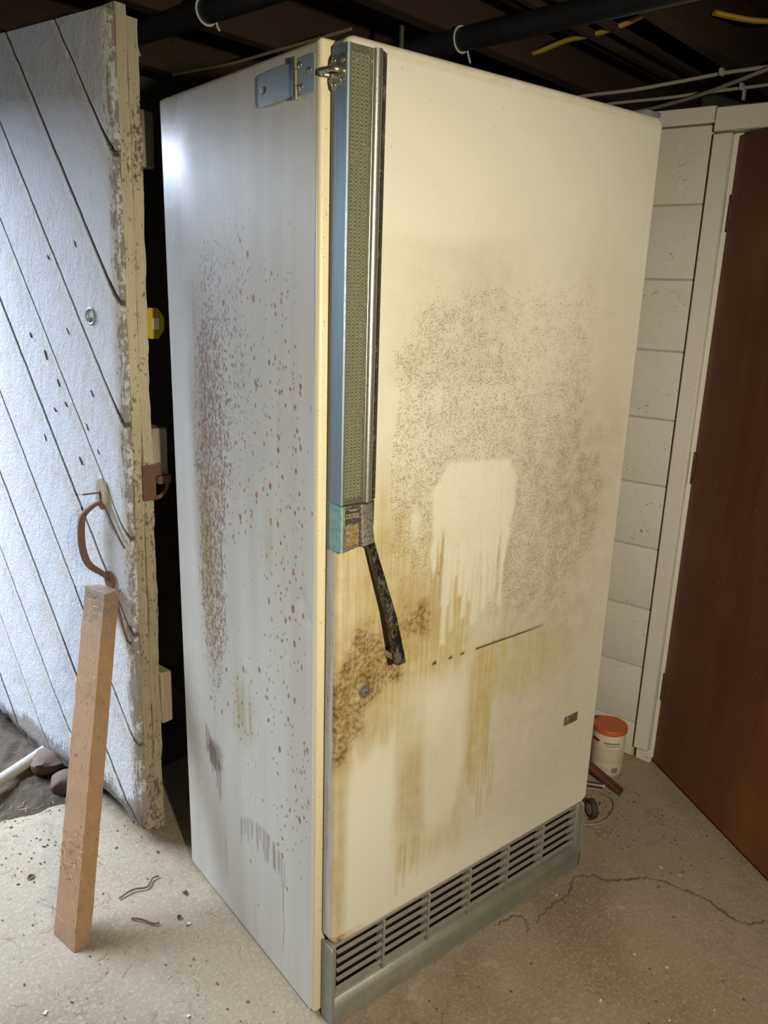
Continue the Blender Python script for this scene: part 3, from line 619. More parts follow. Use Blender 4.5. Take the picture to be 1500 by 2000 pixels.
    edge = pyd('door_side', Vb, Fb, 'door_edge', door_)
    edge.data.set_sharp_from_angle(angle=math.radians(38))
    return front
door_ = empty('freezer_door', (DX0, 0, DZ0)); place(door_, fz)
freezer_door()
# tall metal trim strip along the opening edge
TZ0, TZ1 = 1.106, 1.788
def extr(name, prof, z0, z1, mat, parent, bev=0.0):
    bm = bmesh.new(); prism(bm, prof, z0, z1, None, bev, 1); return bm_obj(name, bm, mat, parent)
extr('trim_side', [(0.0115, 0.022), (0.0125, -0.009), (0.0150, -0.0105), (0.0170, -0.0095), (0.0170, 0.022)], TZ0, TZ1, 'trim_blue', door_)
extr('trim_face', [(0.0168, -0.0088), (0.0580, -0.0088), (0.0580, 0.001), (0.0168, 0.001)], TZ0, TZ1, 'trim_panel', door_, 0.0006)
rib = [(0.0582, 0.001), (0.0582, -0.0095)] + [(0.0665-0.0078*math.cos(a), -0.0098-0.0062*math.sin(a)) for a in np.linspace(0, math.pi, 12)] + [(0.0748, -0.0090), (0.0748, 0.001)]
extr('trim_rib', rib, TZ0, TZ1, 'chrome_worn', door_)
extr('trim_edge', [(0.0750, 0.001), (0.0750, -0.0085), (0.0790, -0.0075), (0.0905, -0.001), (0.0905, 0.001)], TZ0, TZ1, 'trim_black', door_)
# embossed chain pattern on the trim face: facing wavy wires
def emboss():
    bm = bmesh.new(); lam = 0.0112; n = int((TZ1-TZ0-0.02)/lam*8); xs = [0.0232, 0.0315, 0.0398, 0.0481]
    for k, x0 in enumerate(xs):
        for ph in (0, math.pi):
            pts = []
            for i in range(n+1):
                z = TZ0+0.010+i*lam/8; a = 2*math.pi*z/lam+ph+(math.pi if k % 2 else 0)
                pts.append((x0+0.0045*math.sin(a), -0.0090, z))
            tube(bm, pts, 0.00075, 4)
    return bm_obj('embossed_pattern', bm, 'trim_wire', door_)
emboss()
extr('trim_bead', [(0.0170, -0.0088), (0.0170, -0.0104), (0.0186, -0.0104), (0.0186, -0.0088)], TZ0, TZ1, 'chrome_worn', door_)
# handle block and lever
HZ0, HZ1 = 1.023, 1.1035
hb = empty('handle', (0.05, 0, HZ0)); place(hb, door_)
extr('block_side', [(0.0115, 0.022), (0.0125, -0.0105), (0.0150, -0.0120), (0.0172, -0.0112), (0.0172, 0.022)], HZ0, HZ1, 'trim_green', hb)
def lever():
    # sections along the lever: (left x, right x, z, front y, back y)
    S = [(0.0175, 0.0770, HZ1, -0.0125, 0.0), (0.0175, 0.0775, 1.060, -0.0150, 0.0)]
    bm = bmesh.new()
    prism(bm, [(0.0174, HZ0), (0.0500, HZ0+0.006), (0.0500, HZ1), (0.0174, HZ1)], -0.001, 0.0120, frame((0,0,0), (1,0,0), (0,0,1), (0,-1,0)), 0.0008)
    return bm_obj('block_face', bm, 'handle_grey', hb)
lever()
def lever_bar():
    # (xl, xr, z_l, z_r, front y, back y): cross sections following the bend
    S = [(0.0500, 0.0770, HZ1, HZ1, -0.0150, 0.000), (0.0505, 0.0772, 1.080, 1.080, -0.0165, 0.000), (0.0505, 0.0775, 1.052, 1.055, -0.0190, 0.000),
         (0.0505, 0.0790, 1.0315, 1.036, -0.0215, -0.002), (0.0600, 0.0825, 1.0300, 1.018, -0.0245, -0.008), (0.0665, 0.0880, 1.0220, 0.998, -0.0265, -0.011), (0.0735, 0.0965, 0.996, 0.972, -0.0290, -0.0135), (0.0790, 0.1035, 0.975, 0.950, -0.0305, -0.016), (0.0890, 0.1130, 0.940, 0.920, -0.0335, -0.019),
         (0.1000, 0.1225, 0.901, 0.889, -0.0365, -0.023), (0.1100, 0.1330, 0.850, 0.844, -0.0395, -0.027), (0.1175, 0.1415, 0.810, 0.807, -0.0420, -0.030), (0.1195, 0.1430, 0.798, 0.798, -0.0415, -0.031)]
    bm = bmesh.new(); R = []
    for xl, xr, zl, zr, yf, yb in S:
        b_ = 0.0022; q = []
        for (u, y) in ((0.0, yb), (0.0, yf+b_), (0.02, yf+b_*0.4), (0.10, yf), (0.80, yf), (0.93, yf+b_*0.6), (1.0, yf+b_*1.8), (1.0, yb)):
            q.append(bm.verts.new((xl+(xr-xl)*u, y, zl+(zr-zl)*u)))
        R.append(q)
    for a, b_ in zip(R, R[1:]):
        for k in range(8): bm.faces.new((a[k], a[(k+1) % 8], b_[(k+1) % 8], b_[k]))
    bm.faces.new(R[0][::-1]); bm.faces.new(R[-1])
    o = bm_obj('lever', bm, 'handle_worn', hb); o.data.materials.append(M['handle_grey'])
    for f in o.data.polygons:
        if f.center.z > 1.034: f.material_index = 1
    return o
lever_bar()
extr('block_rib', [(0.0770-0.0005, 0.0), (0.0770-0.0005, -0.0095), (0.084, -0.006), (0.0895, -0.0005), (0.0895, 0.0)], 1.058, HZ1, 'trim_black', hb)
tube_obj('lever_peg', [(0.128, 0.004, 0.806), (0.129, -0.034, 0.806)], 0.0068, 'chrome_worn', hb, 14)
box('name_panel', (0.0195, -0.0128, 1.0735), (0.0490, -0.0118, 1.1010), 'name_black', hb, 0.0003, 1)
box('price_plate', (0.0215, -0.0130, 1.0345), (0.0478, -0.0118, 1.0705), 'gold_plate', hb, 0.0004, 1)
def text(name, body, size, loc, rot, mat, parent, depth=0.0003, align='CENTER', sx=1.0):
    cu = bpy.data.curves.new(name, 'FONT'); cu.body = body; cu.size = size; cu.align_x = align; cu.align_y = 'CENTER'; cu.extrude = depth
    t = bpy.data.objects.new(name, cu); COL.objects.link(t); bpy.context.view_layer.update()
    me = bpy.data.meshes.new_from_object(t.evaluated_get(bpy.context.evaluated_depsgraph_get())); bpy.data.objects.remove(t)
    me.transform(Matrix.Translation(loc) @ rot @ Matrix.Diagonal((sx, 1, 1, 1)))
    return new(name, me, mat, parent, False)
RX = Matrix.Rotation(math.pi/2, 4, 'X')
text('name_lettering', 'COLDSEAL', 0.0115, (0.0345, -0.0131, 1.0860), RX, 'letter_metal', hb, 0.0003, sx=0.50)
bm = bmesh.new()
for k in range(5): bbox(bm, (0.0285+k*0.0032, -0.0132, 1.0948), (0.0307+k*0.0032, -0.0127, 1.0972))
bm_obj('name_small_marks', bm, 'letter_metal', hb)
# lock cylinder
FY = lambda x, z, y=0.0: frame((x, y, z), (1,0,0), (0,0,1), (0,-1,0))
bm = bmesh.new(); lathe(bm, [(0.0135, -0.002), (0.0135, 0.002), (0.0120, 0.0042), (0.0098, 0.0042), (0.0094, 0.003), (0.0090, 0.003)], 32, FY(0.078, 0.742))
lock = bm_obj('lock', bm, 'chrome_worn', door_)
bm = bmesh.new(); lathe(bm, [(0.0088, 0.0025), (0.0085, 0.0050), (0.0070, 0.0058)], 24, FY(0.078, 0.742)); bm_obj('lock_core', bm, 'handle_grey', lock)
bm = bmesh.new()
for a in (0, 45, 90, 135): bbox(bm, (-0.0052, -0.0007, 0.0056), (0.0052, 0.0007, 0.0066), 0, 1, FY(0.078, 0.742) @ Matrix.Rotation(math.radians(a+15), 4, 'Z'))
bm_obj('lock_star', bm, 'chrome_worn', lock)
# small chrome badge low on the right
bm = bmesh.new(); bbox(bm, (0.684, -0.0026, 0.457), (0.735, 0.002, 0.481), 0.0016, 2)
bg = bm_obj('badge', bm, 'badge_chrome', door_)
bm = bmesh.new(); bbox(bm, (0.692, -0.0034, 0.461), (0.731, -0.0022, 0.4735), 0.0005, 1); bm_obj('badge_inset', bm, 'rust', bg)
bm = bmesh.new(); bbox(bm, (0.6955, -0.0042, 0.460), (0.6985, -0.003, 0.477), 0.0005, 1); bm_obj('badge_bar', bm, 'badge_chrome', bg)
# top hinge cap at the right corner
bm = bmesh.new(); bbox(bm, (0.755, 0.004, 1.802), (0.808, 0.060, 1.812), 0.003, 2); bm_obj('top_hinge', bm, 'zinc', fz)
bm = bmesh.new(); lathe(bm, [(0.006, 0), (0.006, 0.004), (0.004, 0.006)], 14, Matrix.Translation((0.788, 0.022, 1.812))); bm_obj('hinge_screw', bm, 'zinc_bright', fz)

# --- kick grille
kg = empty('kick_grille', (W_/2, 0, 0)); place(kg, fz)
box('grille_backing', (0.024, 0.0305, 0.015), (0.795, 0.036, 0.190), 'grille_dark', kg)
# bottom pan: folded plate
prof = [(-0.004, 0.001), (-0.004, 0.050), (0.004, 0.062), (0.024, 0.068), (0.030, 0.064), (0.030, 0.001)]
FX = frame((0.018, 0, 0), (0,1,0), (0,0,1), (1,0,0))
bm = bmesh.new(); prism(bm, prof, 0.0, 0.790, FX, 0.0015); bm_obj('kick_pan', bm, 'kick_metal', kg)
for nm, x0, x1 in (('end_plate', 0.0145, 0.0205), ('end_plate', 0.8030, 0.8080)):
    bm = bmesh.new(); prism(bm, [(-0.004, 0.004), (0.036, 0.001), (0.036, 0.194), (0.004, 0.194), (-0.002, 0.186), (-0.004, 0.06)], x0, x1, frame((0,0,0), (0,1,0), (0,0,1), (1,0,0)), 0.001)
    bm_obj(nm, bm, 'kick_metal', kg)
for nm, x0, x1 in (('end_cheek', 0.0205, 0.0290), ('end_cheek', 0.7860, 0.8030)):
    box(nm, (x0, 0.004, 0.060), (x1, 0.030, 0.192), 'grille_metal', kg, 0.0015, 1)
box('top_rail', (0.0205, 0.006, 0.187), (0.803, 0.030, 0.194), 'grille_metal', kg, 0.001, 1)
divx = [0.0290, 0.150, 0.276, 0.402, 0.528, 0.654, 0.786]
sl = None
for bi in range(6):
    x0, x1 = divx[bi]+0.002, divx[bi+1]-0.002
    bm = bmesh.new(); prism(bm, [(0.0015, -0.0022), (0.0030, -0.0036), (0.0105, -0.0010), (0.0100, 0.0006)], x0, x1, frame((0,0,0), (0,1,0), (0,0,1), (1,0,0)), 0.0007)
    base = bm_obj('slat', bm, 'grille_metal', kg)
    for k in range(5):
        o = base if k == 0 else base.copy()
        if k: COL.objects.link(o)
        o.location.z = base.location.z if k == 0 else base.location.z
        o.location = Vector((0, 0, 0.0855+k*0.0225))
for x in divx[1:-1]:
    box('divider', (x-0.0028, 0.001, 0.066), (x+0.0028, 0.026, 0.190), 'grille_metal', kg, 0.0008, 1)

# --- hasp on the cabinet side and its staple on the door edge
hasp = empty('hasp', (0, 0.1, 1.75)); place(hasp, fz)
# local 2-D frame on the side: u runs towards the back (+y) with a slight downward tilt, v up
th = math.radians(-1.5); U = Vector((0, math.cos(th), math.sin(th))); Vv = Vector((0, -math.sin(th), math.cos(th)))
FH = frame((0, 0.052, 1.757), U, Vv, (-1, 0, 0))
def rrect(x0, y0, x1, y1, r, n=5):
    out = []
    for cx, cy, a0 in ((x1-r, y1-r, 0), (x0+r, y1-r, 90), (x0+r, y0+r, 180), (x1-r, y0+r, 270)):
        for k in range(n+1):
            a = math.radians(a0+90*k/n); out.append((cx+r*math.cos(a), cy+r*math.sin(a)))
    return out
bm = bmesh.new(); prism(bm, rrect(0.000, -0.026, 0.044, 0.026, 0.005), 0.0012, 0.0034, FH, 0.0004); bm_obj('fixed_leaf', bm, 'zinc', hasp)
# swinging leaf with a slot: ring of quads between outline and slot
def slotted():
    t = bmesh.new(); n = 48
    def superr(cx, cy, hx, hy, p, a):
        c, s = math.cos(a), math.sin(a); k = (abs(c/hx)**p+abs(s/hy)**p)**(-1/p); return (cx+c*k, cy+s*k)
    O = [superr(0.109, 0, 0.054, 0.0245, 14, 2*math.pi*k/n) for k in range(n)]
    I = [superr(0.1465, 0.000, 0.0105, 0.0058, 3.0, 2*math.pi*k/n) for k in range(n)]
    # connect by angle about the slot centre
    key = lambda q: math.atan2(q[1], q[0]-0.147)
    dense = []
    for k in range(n):
        a, b_ = O[k], O[(k+1) % n]
        for j in range(6): dense.append((a[0]+(b_[0]-a[0])*j/6, a[1]+(b_[1]-a[1])*j/6))
    Os = []
    for q in I:
        a = key(q); Os.append(min(dense, key=lambda d: abs((key(d)-a+math.pi) % (2*math.pi)-math.pi)))
    # corner fidelity: snap four samples to the true corners
    for cx, cy in ((0.163, 0.0245), (0.163, -0.0245), (0.055, 0.0245), (0.055, -0.0245)):
        k = min(range(n), key=lambda i: (Os[i][0]-cx)**2+(Os[i][1]-cy)**2)
        Os[k] = (cx-math.copysign(0.0015, cx-0.109), cy-math.copysign(0.0015, cy))
    L = []
    for z in (0.0022, 0.0046):
        L.append(([t.verts.new((*q, z)) for q in Os], [t.verts.new((*q, z)) for q in I]))
    for k in range(n):
        j = (k+1) % n
        if Os[k] != Os[j]:
            t.faces.new((L[0][0][k], L[0][0][j], L[0][1][j], L[0][1][k])); t.faces.new((L[1][0][k], L[1][0][j], L[1][1][j], L[1][1][k]))
            t.faces.new((L[0][0][k], L[0][0][j], L[1][0][j], L[1][0][k]))
        else:
            t.faces.new((L[0][0][k], L[0][1][j], L[0][1][k])); t.faces.new((L[1][0][k], L[1][1][j], L[1][1][k]))
        t.faces.new((L[0][1][k], L[0][1][j], L[1][1][j], L[1][1][k]))
    bmesh.ops.remove_doubles(t, verts=t.verts[:], dist=1e-6)
    bmesh.ops.recalc_face_normals(t, faces=t.faces[:]); bmesh.ops.transform(t, matrix=FH, verts=t.verts[:])
    return bm_obj('swing_leaf', t, 'zinc', hasp)
slotted()
for k, (v0, v1) in enumerate(((-0.0300, -0.0115), (-0.0105, 0.0105), (0.0115, 0.0285))):
    bm = bmesh.new(); a = FH @ Vector((0.0495, v0, 0.0048)); b_ = FH @ Vector((0.0495, v1, 0.0048)); tube(bm, [a, b_], 0.0050, 14); bm_obj('knuckle', bm, 'zinc_bright', hasp)
for u, v in ((0.0385, 0.0165), (0.0125, 0.004), (0.036, -0.0145)):
    bm = bmesh.new(); lathe(bm, [(0.0046, 0.0030), (0.0044, 0.0042), (0.0028, 0.0056), (0.0012, 0.0060)], 18, FH @ Matrix.Translation((u, v, 0))); 
    sc_ = bm_obj('screw', bm, 'zinc_bright', hasp)
st_ = empty('staple', (0.02, 0.0, 1.755)); place(st_, fz)
FS = frame((0.0112, 0.0, 1.752), (0, -1, 0), (0, 0, 1), (-1, 0, 0))       # on the door's left edge, facing -x
bm = bmesh.new(); prism(bm, [(-0.033, -0.010), (-0.027, -0.020), (-0.019, -0.024), (-0.010, -0.018), (0.009, -0.020), (0.009, 0.022), (-0.010, 0.020), (-0.018, 0.024), (-0.027, 0.020), (-0.033, 0.010)], -0.003, 0.0022, FS, 0.0005)
bm_obj('staple_plate', bm, 'staple_metal', st_)
for u, v in ((0.002, 0.0135), (0.002, -0.0120), (-0.020, 0.0155), (-0.020, -0.0160)):
    bm = bmesh.new(); lathe(bm, [(0.0042, 0.0018), (0.0040, 0.0030), (0.0024, 0.0042), (0.001, 0.0046)], 16, FS @ Matrix.Translation((u, v, 0))); bm_obj('screw', bm, 'zinc_bright', st_)
pts = [FS @ Vector(q) for q in ((-0.034, 0.0, 0.000), (-0.036, 0.0, 0.010), (-0.031, 0.001, 0.0165), (-0.016, 0.001, 0.0175), (-0.003, 0.001, 0.0165), (0.002, 0.0, 0.010), (0.001, 0.0, 0.000))]
tube_obj('staple_loop', smooth_path(pts, 5), 0.0030, 'staple_metal', st_, 12, 1.5)

# ------------------------------------------------------------------ white plank door, propped open behind the freezer
PB = Vector((-0.077, 0.762, 0.03)); PE = Vector((-0.2, 0.9798, 0)).normalized()
PU = (Vector((-0.038, 0.767, 2.0))-PB).normalized(); PN = PU.cross(PE).normalized()   # PN: out of the painted face
if PN.x > 0: PN = -PN
PU = PN.cross(PE).normalized() if PN.cross(PE).z > 0 else PE.cross(PN).normalized()
pd = empty('plank_door', PB, 'white weathered door of diagonal planks with rusty pull handle, propped open behind the freezer', 'door')
FP = frame(PB, PE, PU, PN)              # x away from the free edge, y up, z out of the face
DWD, DHT = 0.90, 1.965
def clip(poly, f):
    out = []
    for i in range(len(poly)):
        a, b_ = poly[i], poly[(i+1) % len(poly)]; fa, fb = f(a), f(b_)
        if fa >= 0: out.append(a)
        if (fa >= 0) != (fb >= 0):
            t = fa/(fa-fb); out.append((a[0]+(b_[0]-a[0])*t, a[1]+(b_[1]-a[1])*t))
    return out
SLP = 1.43
gaps = [1.686+0.30*k for k in range(2, 0, -1)] + [1.686, 1.377, 1.102, 0.824, 0.573, 0.262, -0.03, -0.32, -0.61, -0.90, -1.19, -1.48]
def plank(c_hi, c_lo, idx):
    g = 0.0046
    poly = [(-0.002, -0.02), (DWD, 0.02), (DWD, DHT+0.03), (-0.002, DHT)]
    hi = c_hi-g if c_hi is not None else 9
    poly = clip(poly, lambda q: hi+SLP*q[0]-q[1]); poly = clip(poly, lambda q: q[1]-(c_lo+g+SLP*q[0])) if len(poly) > 2 else []
    if len(poly) < 3: return
    # densify along the plank: rows across, columns along
    xs = [q[0] for q in poly]; ys = [q[1] for q in poly]
    n_ = 0.012
    dirv = Vector((1, SLP)).normalized(); nor = Vector((-dirv.y, dirv.x))
    A = [(q[0]*dirv.x+q[1]*dirv.y) for q in poly]; B_ = [(q[0]*nor.x+q[1]*nor.y) for q in poly]
    a0, a1, b0, b1 = min(A), max(A), min(B_), max(B_)
    na, nb = max(2, int((a1-a0)/n_)), max(5, int((b1-b0)/n_))
    # irregular grid: for every row b find the interval of a inside the polygon
    bs = np.concatenate([[b0+1e-5, b0+0.0015], np.linspace(b0+0.004, b1-0.004, nb-3), [b1-0.0015, b1-1e-5]]); rows = []
    for bb in bs:
        cut = []
        for i in range(len(poly)):
            p1, p2 = (A[i], B_[i]), (A[(i+1) % len(poly)], B_[(i+1) % len(poly)])
            if (p1[1]-bb)*(p2[1]-bb) <= 0 and abs(p1[1]-p2[1]) > 1e-9:
                cut.append(p1[0]+(p2[0]-p1[0])*(bb-p1[1])/(p2[1]-p1[1]))
        rows.append((min(cut), max(cut)))
    V = []; wear = []
    rr = random.uniform(-0.0015, 0.0015)
    for bi, bb in enumerate(bs):
        lo, hi2 = rows[bi]
        for k in range(na+1):
            aa = lo+(hi2-lo)*k/na
            x = aa*dirv.x+bb*nor.x; y = aa*dirv.y+bb*nor.y
            V.append((x, y))
    V = np.array(V); x, y = V[:, 0], V[:, 1]
    # ragged rotten bottom and worn free edge
    nb_ = fbm(x*22, x*0+3, 3, 5); bot = 0.005+0.040*nb_+0.018*np.sin(x*9)
    low = y < 0.30
    y2 = np.where(low, bot+(y-0.0)*(0.30-bot)/0.30, y); y = np.where(y < 0.30, np.maximum(y2, bot), y)
    ex = (fbm(y*9, y*0+idx, 3, 8)-0.55)*0.016
    ew = np.clip((x+0.002)/0.10, 0, 1); x = x+(1-ew)*np.maximum(ex, -0.004)
    tn = (fbm(y*14+2, x*0, 3, 12)-0.5)*0.02*sstep(1.85, 1.965, y); y = y+tn
    edge_round = np.tile(np.minimum(np.arange(na+1), na-np.arange(na+1)), nb+1)
    rowi = np.repeat(np.minimum(np.arange(nb+1), nb-np.arange(nb+1)), na+1)
    z = 0.0+rr+(fbm(x*30, y*30, 3, 21)-0.5)*0.0022-np.where((rowi == 0), 0.003, 0.0)
    z = z-0.008*np.exp(-np.maximum(x, 0)/0.010)*(0.4+fbm(y*12, y*0, 3, 30))-0.012*(1-sstep(0.0, 0.05, y-bot))*(0.3+fbm(x*30, y*30, 2, 4))
    wear = 0.24+0.40*(1-sstep(0.0, 0.035, x+(fbm(y*16, x*16, 3, 33)-0.5)*0.05))+0.85*(1-sstep(0.02, 0.13, y+(fbm(x*14, y*14, 3, 34)-0.5)*0.10))
    wear = wear+0.25*(rowi <= 1)*fbm(x*12, y*12, 2, 35)+0.28*(1-sstep(0.3, 0.75, y))*fbm(x*7, y*4, 3, 36)
    n = len(V); W3 = np.stack([x, y, z], 1); Bk = np.stack([x, y, np.full(n, -0.022)], 1)
    allv = [FP @ Vector(v) for v in np.concatenate([W3, Bk])]
    F = []
    for bi in range(nb):
        for k in range(na):
            i0 = bi*(na+1)+k; q = (i0, i0+1, i0+na+2, i0+na+1); F.append(q); F.append(tuple(n+v for v in q[::-1]))
    lp = [k for k in range(na+1)] + [bi*(na+1)+na for bi in range(1, nb+1)] + [nb*(na+1)+k for k in range(na-1, -1, -1)] + [bi*(na+1) for bi in range(nb-1, 0, -1)]
    for k in range(len(lp)): a, b_ = lp[k], lp[(k+1) % len(lp)]; F.append((a, n+a, n+b_, b_))
    o = pyd('plank', allv, F, 'plank_paint', pd)
    o.data.set_sharp_from_angle(angle=math.radians(50))
    bb_ = np.repeat(bs, na+1); tan_ = np.exp(-np.maximum(b1-bb_-0.010, 0)/0.020)*sstep(0.003, 0.010, b1-bb_)*(0.35+1.1*fbm(x*9, y*9, 3, 40+idx))*0.9
    rot_ = 1-sstep(0.01, 0.075, y-bot+(fbm(x*26, y*26, 3, 44)-0.5)*0.06)
    rot_ = np.maximum(rot_, 0.22*(1-sstep(0.0, 0.016, x+(fbm(y*20, x*20, 3, 45)-0.5)*0.03)))
    gp_ = 1.0*(rowi == 0)
    setattrs(o.data, gap=np.concatenate([gp_, gp_]), wear=np.concatenate([wear, wear]), tan=np.concatenate([tan_, tan_]), rot=np.concatenate([rot_, rot_]))
pg = [None]+gaps
for i in range(len(gaps)): plank(pg[i], gaps[i], i)
# backing sheet behind the planks (hides daylight through the joints) and edge stiles
def wavy_board(name, x0, x1, y0, y1, z0, z1, mat, amp, seed, ny=130):
    """upright board with ragged long edges; z0<z1 in door depth"""
    V = []; F = []
    for j in range(ny+1):
        y = y0+(y1-y0)*j/ny
        w1 = (float(fbm(np.array(y*11.), np.array(seed*1.), 3, seed))-0.5)*amp*2; w2 = (float(fbm(np.array(y*17.+5), np.array(seed*1.), 3, seed+3))-0.5)*amp*2
        for x, z in ((x0+w1, z0+w2*0.5), (x1, z0), (x1, z1), (x0+w1*0.8, z1+w2*0.4)): V.append(FP @ Vector((x, y, z)))
    for j in range(ny):
        for k in range(4): a = j*4+k; b_ = j*4+(k+1) % 4; F.append((a, b_, b_+4, a+4))
    F.append((3, 2, 1, 0)); k = ny*4; F.append((k, k+1, k+2, k+3))
    o = pyd(name, V, F, mat, pd); o.data.set_sharp_from_angle(angle=math.radians(30)); return o
wavy_board('edge_board', -0.003, 0.09, 0.000, 1.975, -0.048, -0.0225, 'edge_paint', 0.006, 3)
wavy_board('edge_stile', -0.006, 0.10, -0.010, 1.955, -0.074, -0.0485, 'edge_paint', 0.006, 7)
for y0, y1 in ((0.34, 0.42), (0.98, 1.06), (1.68, 1.76)):
    pass
bm = bmesh.new(); bbox(bm, (0.09, 0.03, -0.030), (DWD, DHT-0.02, -0.0225), 0, 1, FP); bm_obj('backing', bm, 'joint_dark', pd)
# cleats on the back of the door that show past its edge
for (x0, y0, x1, y1, z0, z1, mt) in ((-0.012, 1.665, 0.10, 1.782, -0.103, -0.075, 'raw_batten'), (-0.012, 0.955, 0.08, 1.085, -0.116, -0.075, 'rust'), (-0.014, 0.300, 0.10, 0.445, -0.108, -0.075, 'edge_paint')):
    bm = bmesh.new(); bbox(bm, (x0, y0, z0), (x1, y1, z1), 0.004, 1, FP); bm_obj('cleat', bm, mt if mt != 'rust' else 'raw_batten', pd)
# yellow eight-sided reflector behind the edge, with a bright gold square
FR = frame(FP @ Vector((-0.004, 1.330, -0.092)), -PN, PU, -PE)
octo = [(0.034*math.cos(math.radians(22.5+45*k))*0.92, 0.034*math.sin(math.radians(22.5+45*k))*1.12) for k in range(8)]
bm = bmesh.new(); prism(bm, octo, -0.012, 0.0, FR, 0.001); refl = bm_obj('reflector', bm, 'reflector_yellow', pd)
bm = bmesh.new(); prism(bm, [(-0.004, -0.0135), (0.013, -0.0135), (0.013, 0.0125), (-0.004, 0.0125)], 0.0, 0.003, FR, 0.0008); bm_obj('reflector_window', bm, 'reflector_gold', refl)
# rusty latch keeper on the edge
FL = frame(FP @ Vector((-0.010, 0.955, -0.058)), -PN, PU, -PE)      # x into the door thickness, y up, z towards the viewer
latch = empty('latch', FL @ Vector((0, 0, 0))); place(latch, pd)
bm = bmesh.new(); prism(bm, rrect(-0.016, -0.044, 0.020, 0.044, 0.004), 0.0, 0.003, FL, 0.0005); bm_obj('latch_plate', bm, 'rust', latch)
bm = bmesh.new(); prism(bm, rrect(0.0195, 0.010, 0.036, 0.047, 0.006), 0.0, 0.003, FL, 0.0005); bm_obj('latch_ear', bm, 'rust', latch)
bm = bmesh.new(); prism(bm, rrect(0.018, -0.004, 0.055, 0.016, 0.005), 0.0, 0.016, FL, 0.001); bm_obj('latch_bolt', bm, 'rust', latch)
hook = smooth_path([FL @ Vector(q) for q in ((0.016, -0.040, 0.003), (0.032, -0.036, 0.003), (0.046, -0.024, 0.003), (0.052, -0.006, 0.003), (0.051, 0.006, 0.003))], 5)
tube_obj('latch_hook', hook, 0.0052, 'rust', latch, 10)
for u, v in ((-0.006, 0.034), (-0.004, -0.036)):
    bm = bmesh.new(); lathe(bm, [(0.004, 0.002), (0.0036, 0.0045), (0.0015, 0.0052)], 14, FL @ Matrix.Translation((u, v, 0))); bm_obj('latch_screw', bm, 'rust', latch)
# pull handle
ph = empty('pull_handle', FP @ Vector((0.12, 0.8, 0))); place(ph, pd)
hp = smooth_path([FP @ Vector(q) for q in ((0.094, 0.900, 0.006), (0.112, 0.886, 0.022), (0.132, 0.862, 0.034), (0.140, 0.828, 0.038), (0.139, 0.775, 0.038), (0.128, 0.735, 0.030), (0.102, 0.716, 0.014), (0.080, 0.706, 0.006))], 6)
n_ = len(hp); tube_obj('grip', hp, [0.008+0.0055*math.sin(math.pi*i/(n_-1)) for i in range(n_)], 'rust', ph, 12, 0.6)
bm = bmesh.new(); prism(bm, [(0.094+0.030*math.cos(a)*0.75, 0.918+0.040*math.sin(a)) for a in np.linspace(0, 2*math.pi, 20, endpoint=False)], 0.001, 0.008, FP, 0.0015); bm_obj('upper_plate', bm, 'edge_paint', ph)
bm = bmesh.new(); prism(bm, [(0.078+0.022*math.cos(a), 0.700+0.024*math.sin(a)) for a in np.linspace(0, 2*math.pi, 18, endpoint=False)], 0.001, 0.007, FP, 0.0015); bm_obj('lower_plate', bm, 'rust', ph)
bm = bmesh.new(); prism(bm, rrect(0.091, 0.903, 0.099, 0.926, 0.0035), 0.0078, 0.0086, FP); bm_obj('keyhole', bm, 'gasket', ph)
tube_obj('nail', [FP @ Vector((0.096, 0.922, 0.004)), FP @ Vector((0.132, 0.914, 0.034))], 0.0022, 'rust', ph, 8)
tube_obj('bent_wire', smooth_path([FP @ Vector(q) for q in ((0.078, 0.895, 0.010), (0.050, 0.855, 0.008), (0.022, 0.815, 0.004), (0.004, 0.800, 0.004))], 5), 0.0022, 'rust', pd, 8)
tube_obj('bent_wire', smooth_path([FP @ Vector(q) for q in ((0.045, 0.660, 0.006), (0.028, 0.610, 0.008), (0.012, 0.560, 0.004), (-0.004, 0.552, 0.002))], 5), 0.0024, 'rust', pd, 8)
# dark gouges in the paint
rg_ = random.Random(21)
for k, (x, y) in enumerate(((0.105, 1.02), (0.150, 1.075), (0.190, 0.985), (0.245, 1.12), (0.275, 1.17), (0.300, 1.10), (0.330, 1.235), (0.215, 1.30), (0.360, 1.02), (0.160, 1.50), (0.285, 1.47), (0.120, 1.16), (0.400, 1.28))):
    L = rg_.uniform(0.006, 0.013); wd = rg_.uniform(0.0012, 0.0026); a = math.radians(56)+rg_.uniform(-0.25, 0.25)
    ca, sa = math.cos(a), math.sin(a); poly = [(x+ca*L*u-sa*wd*v, y+sa*L*u+ca*wd*v) for u, v in ((-1, 0), (-0.4, -0.9), (0.5, -0.7), (1, 0), (0.3, 0.8), (-0.5, 0.7))]
    bm = bmesh.new(); prism(bm, poly, -0.003, 0.0022, FP); bm_obj('gouge', bm, 'joint_dark', pd)
# old lock ring in the face
bm = bmesh.new(); lathe(bm, [(0.020, -0.002), (0.020, 0.0035), (0.0175, 0.005), (0.0150, 0.004), (0.0135, 0.0005)], 28, FP @ Matrix.Translation((0.107, 1.340, 0))); ring = bm_obj('lock_ring', bm, 'zinc', pd)
bm = bmesh.new(); lathe(bm, [(0.0065, 0.0010), (0.0065, 0.0016)], 16, FP @ Matrix.Translation((0.107, 1.332, 0))); bm_obj('lock_hole', bm, 'gasket', ring)

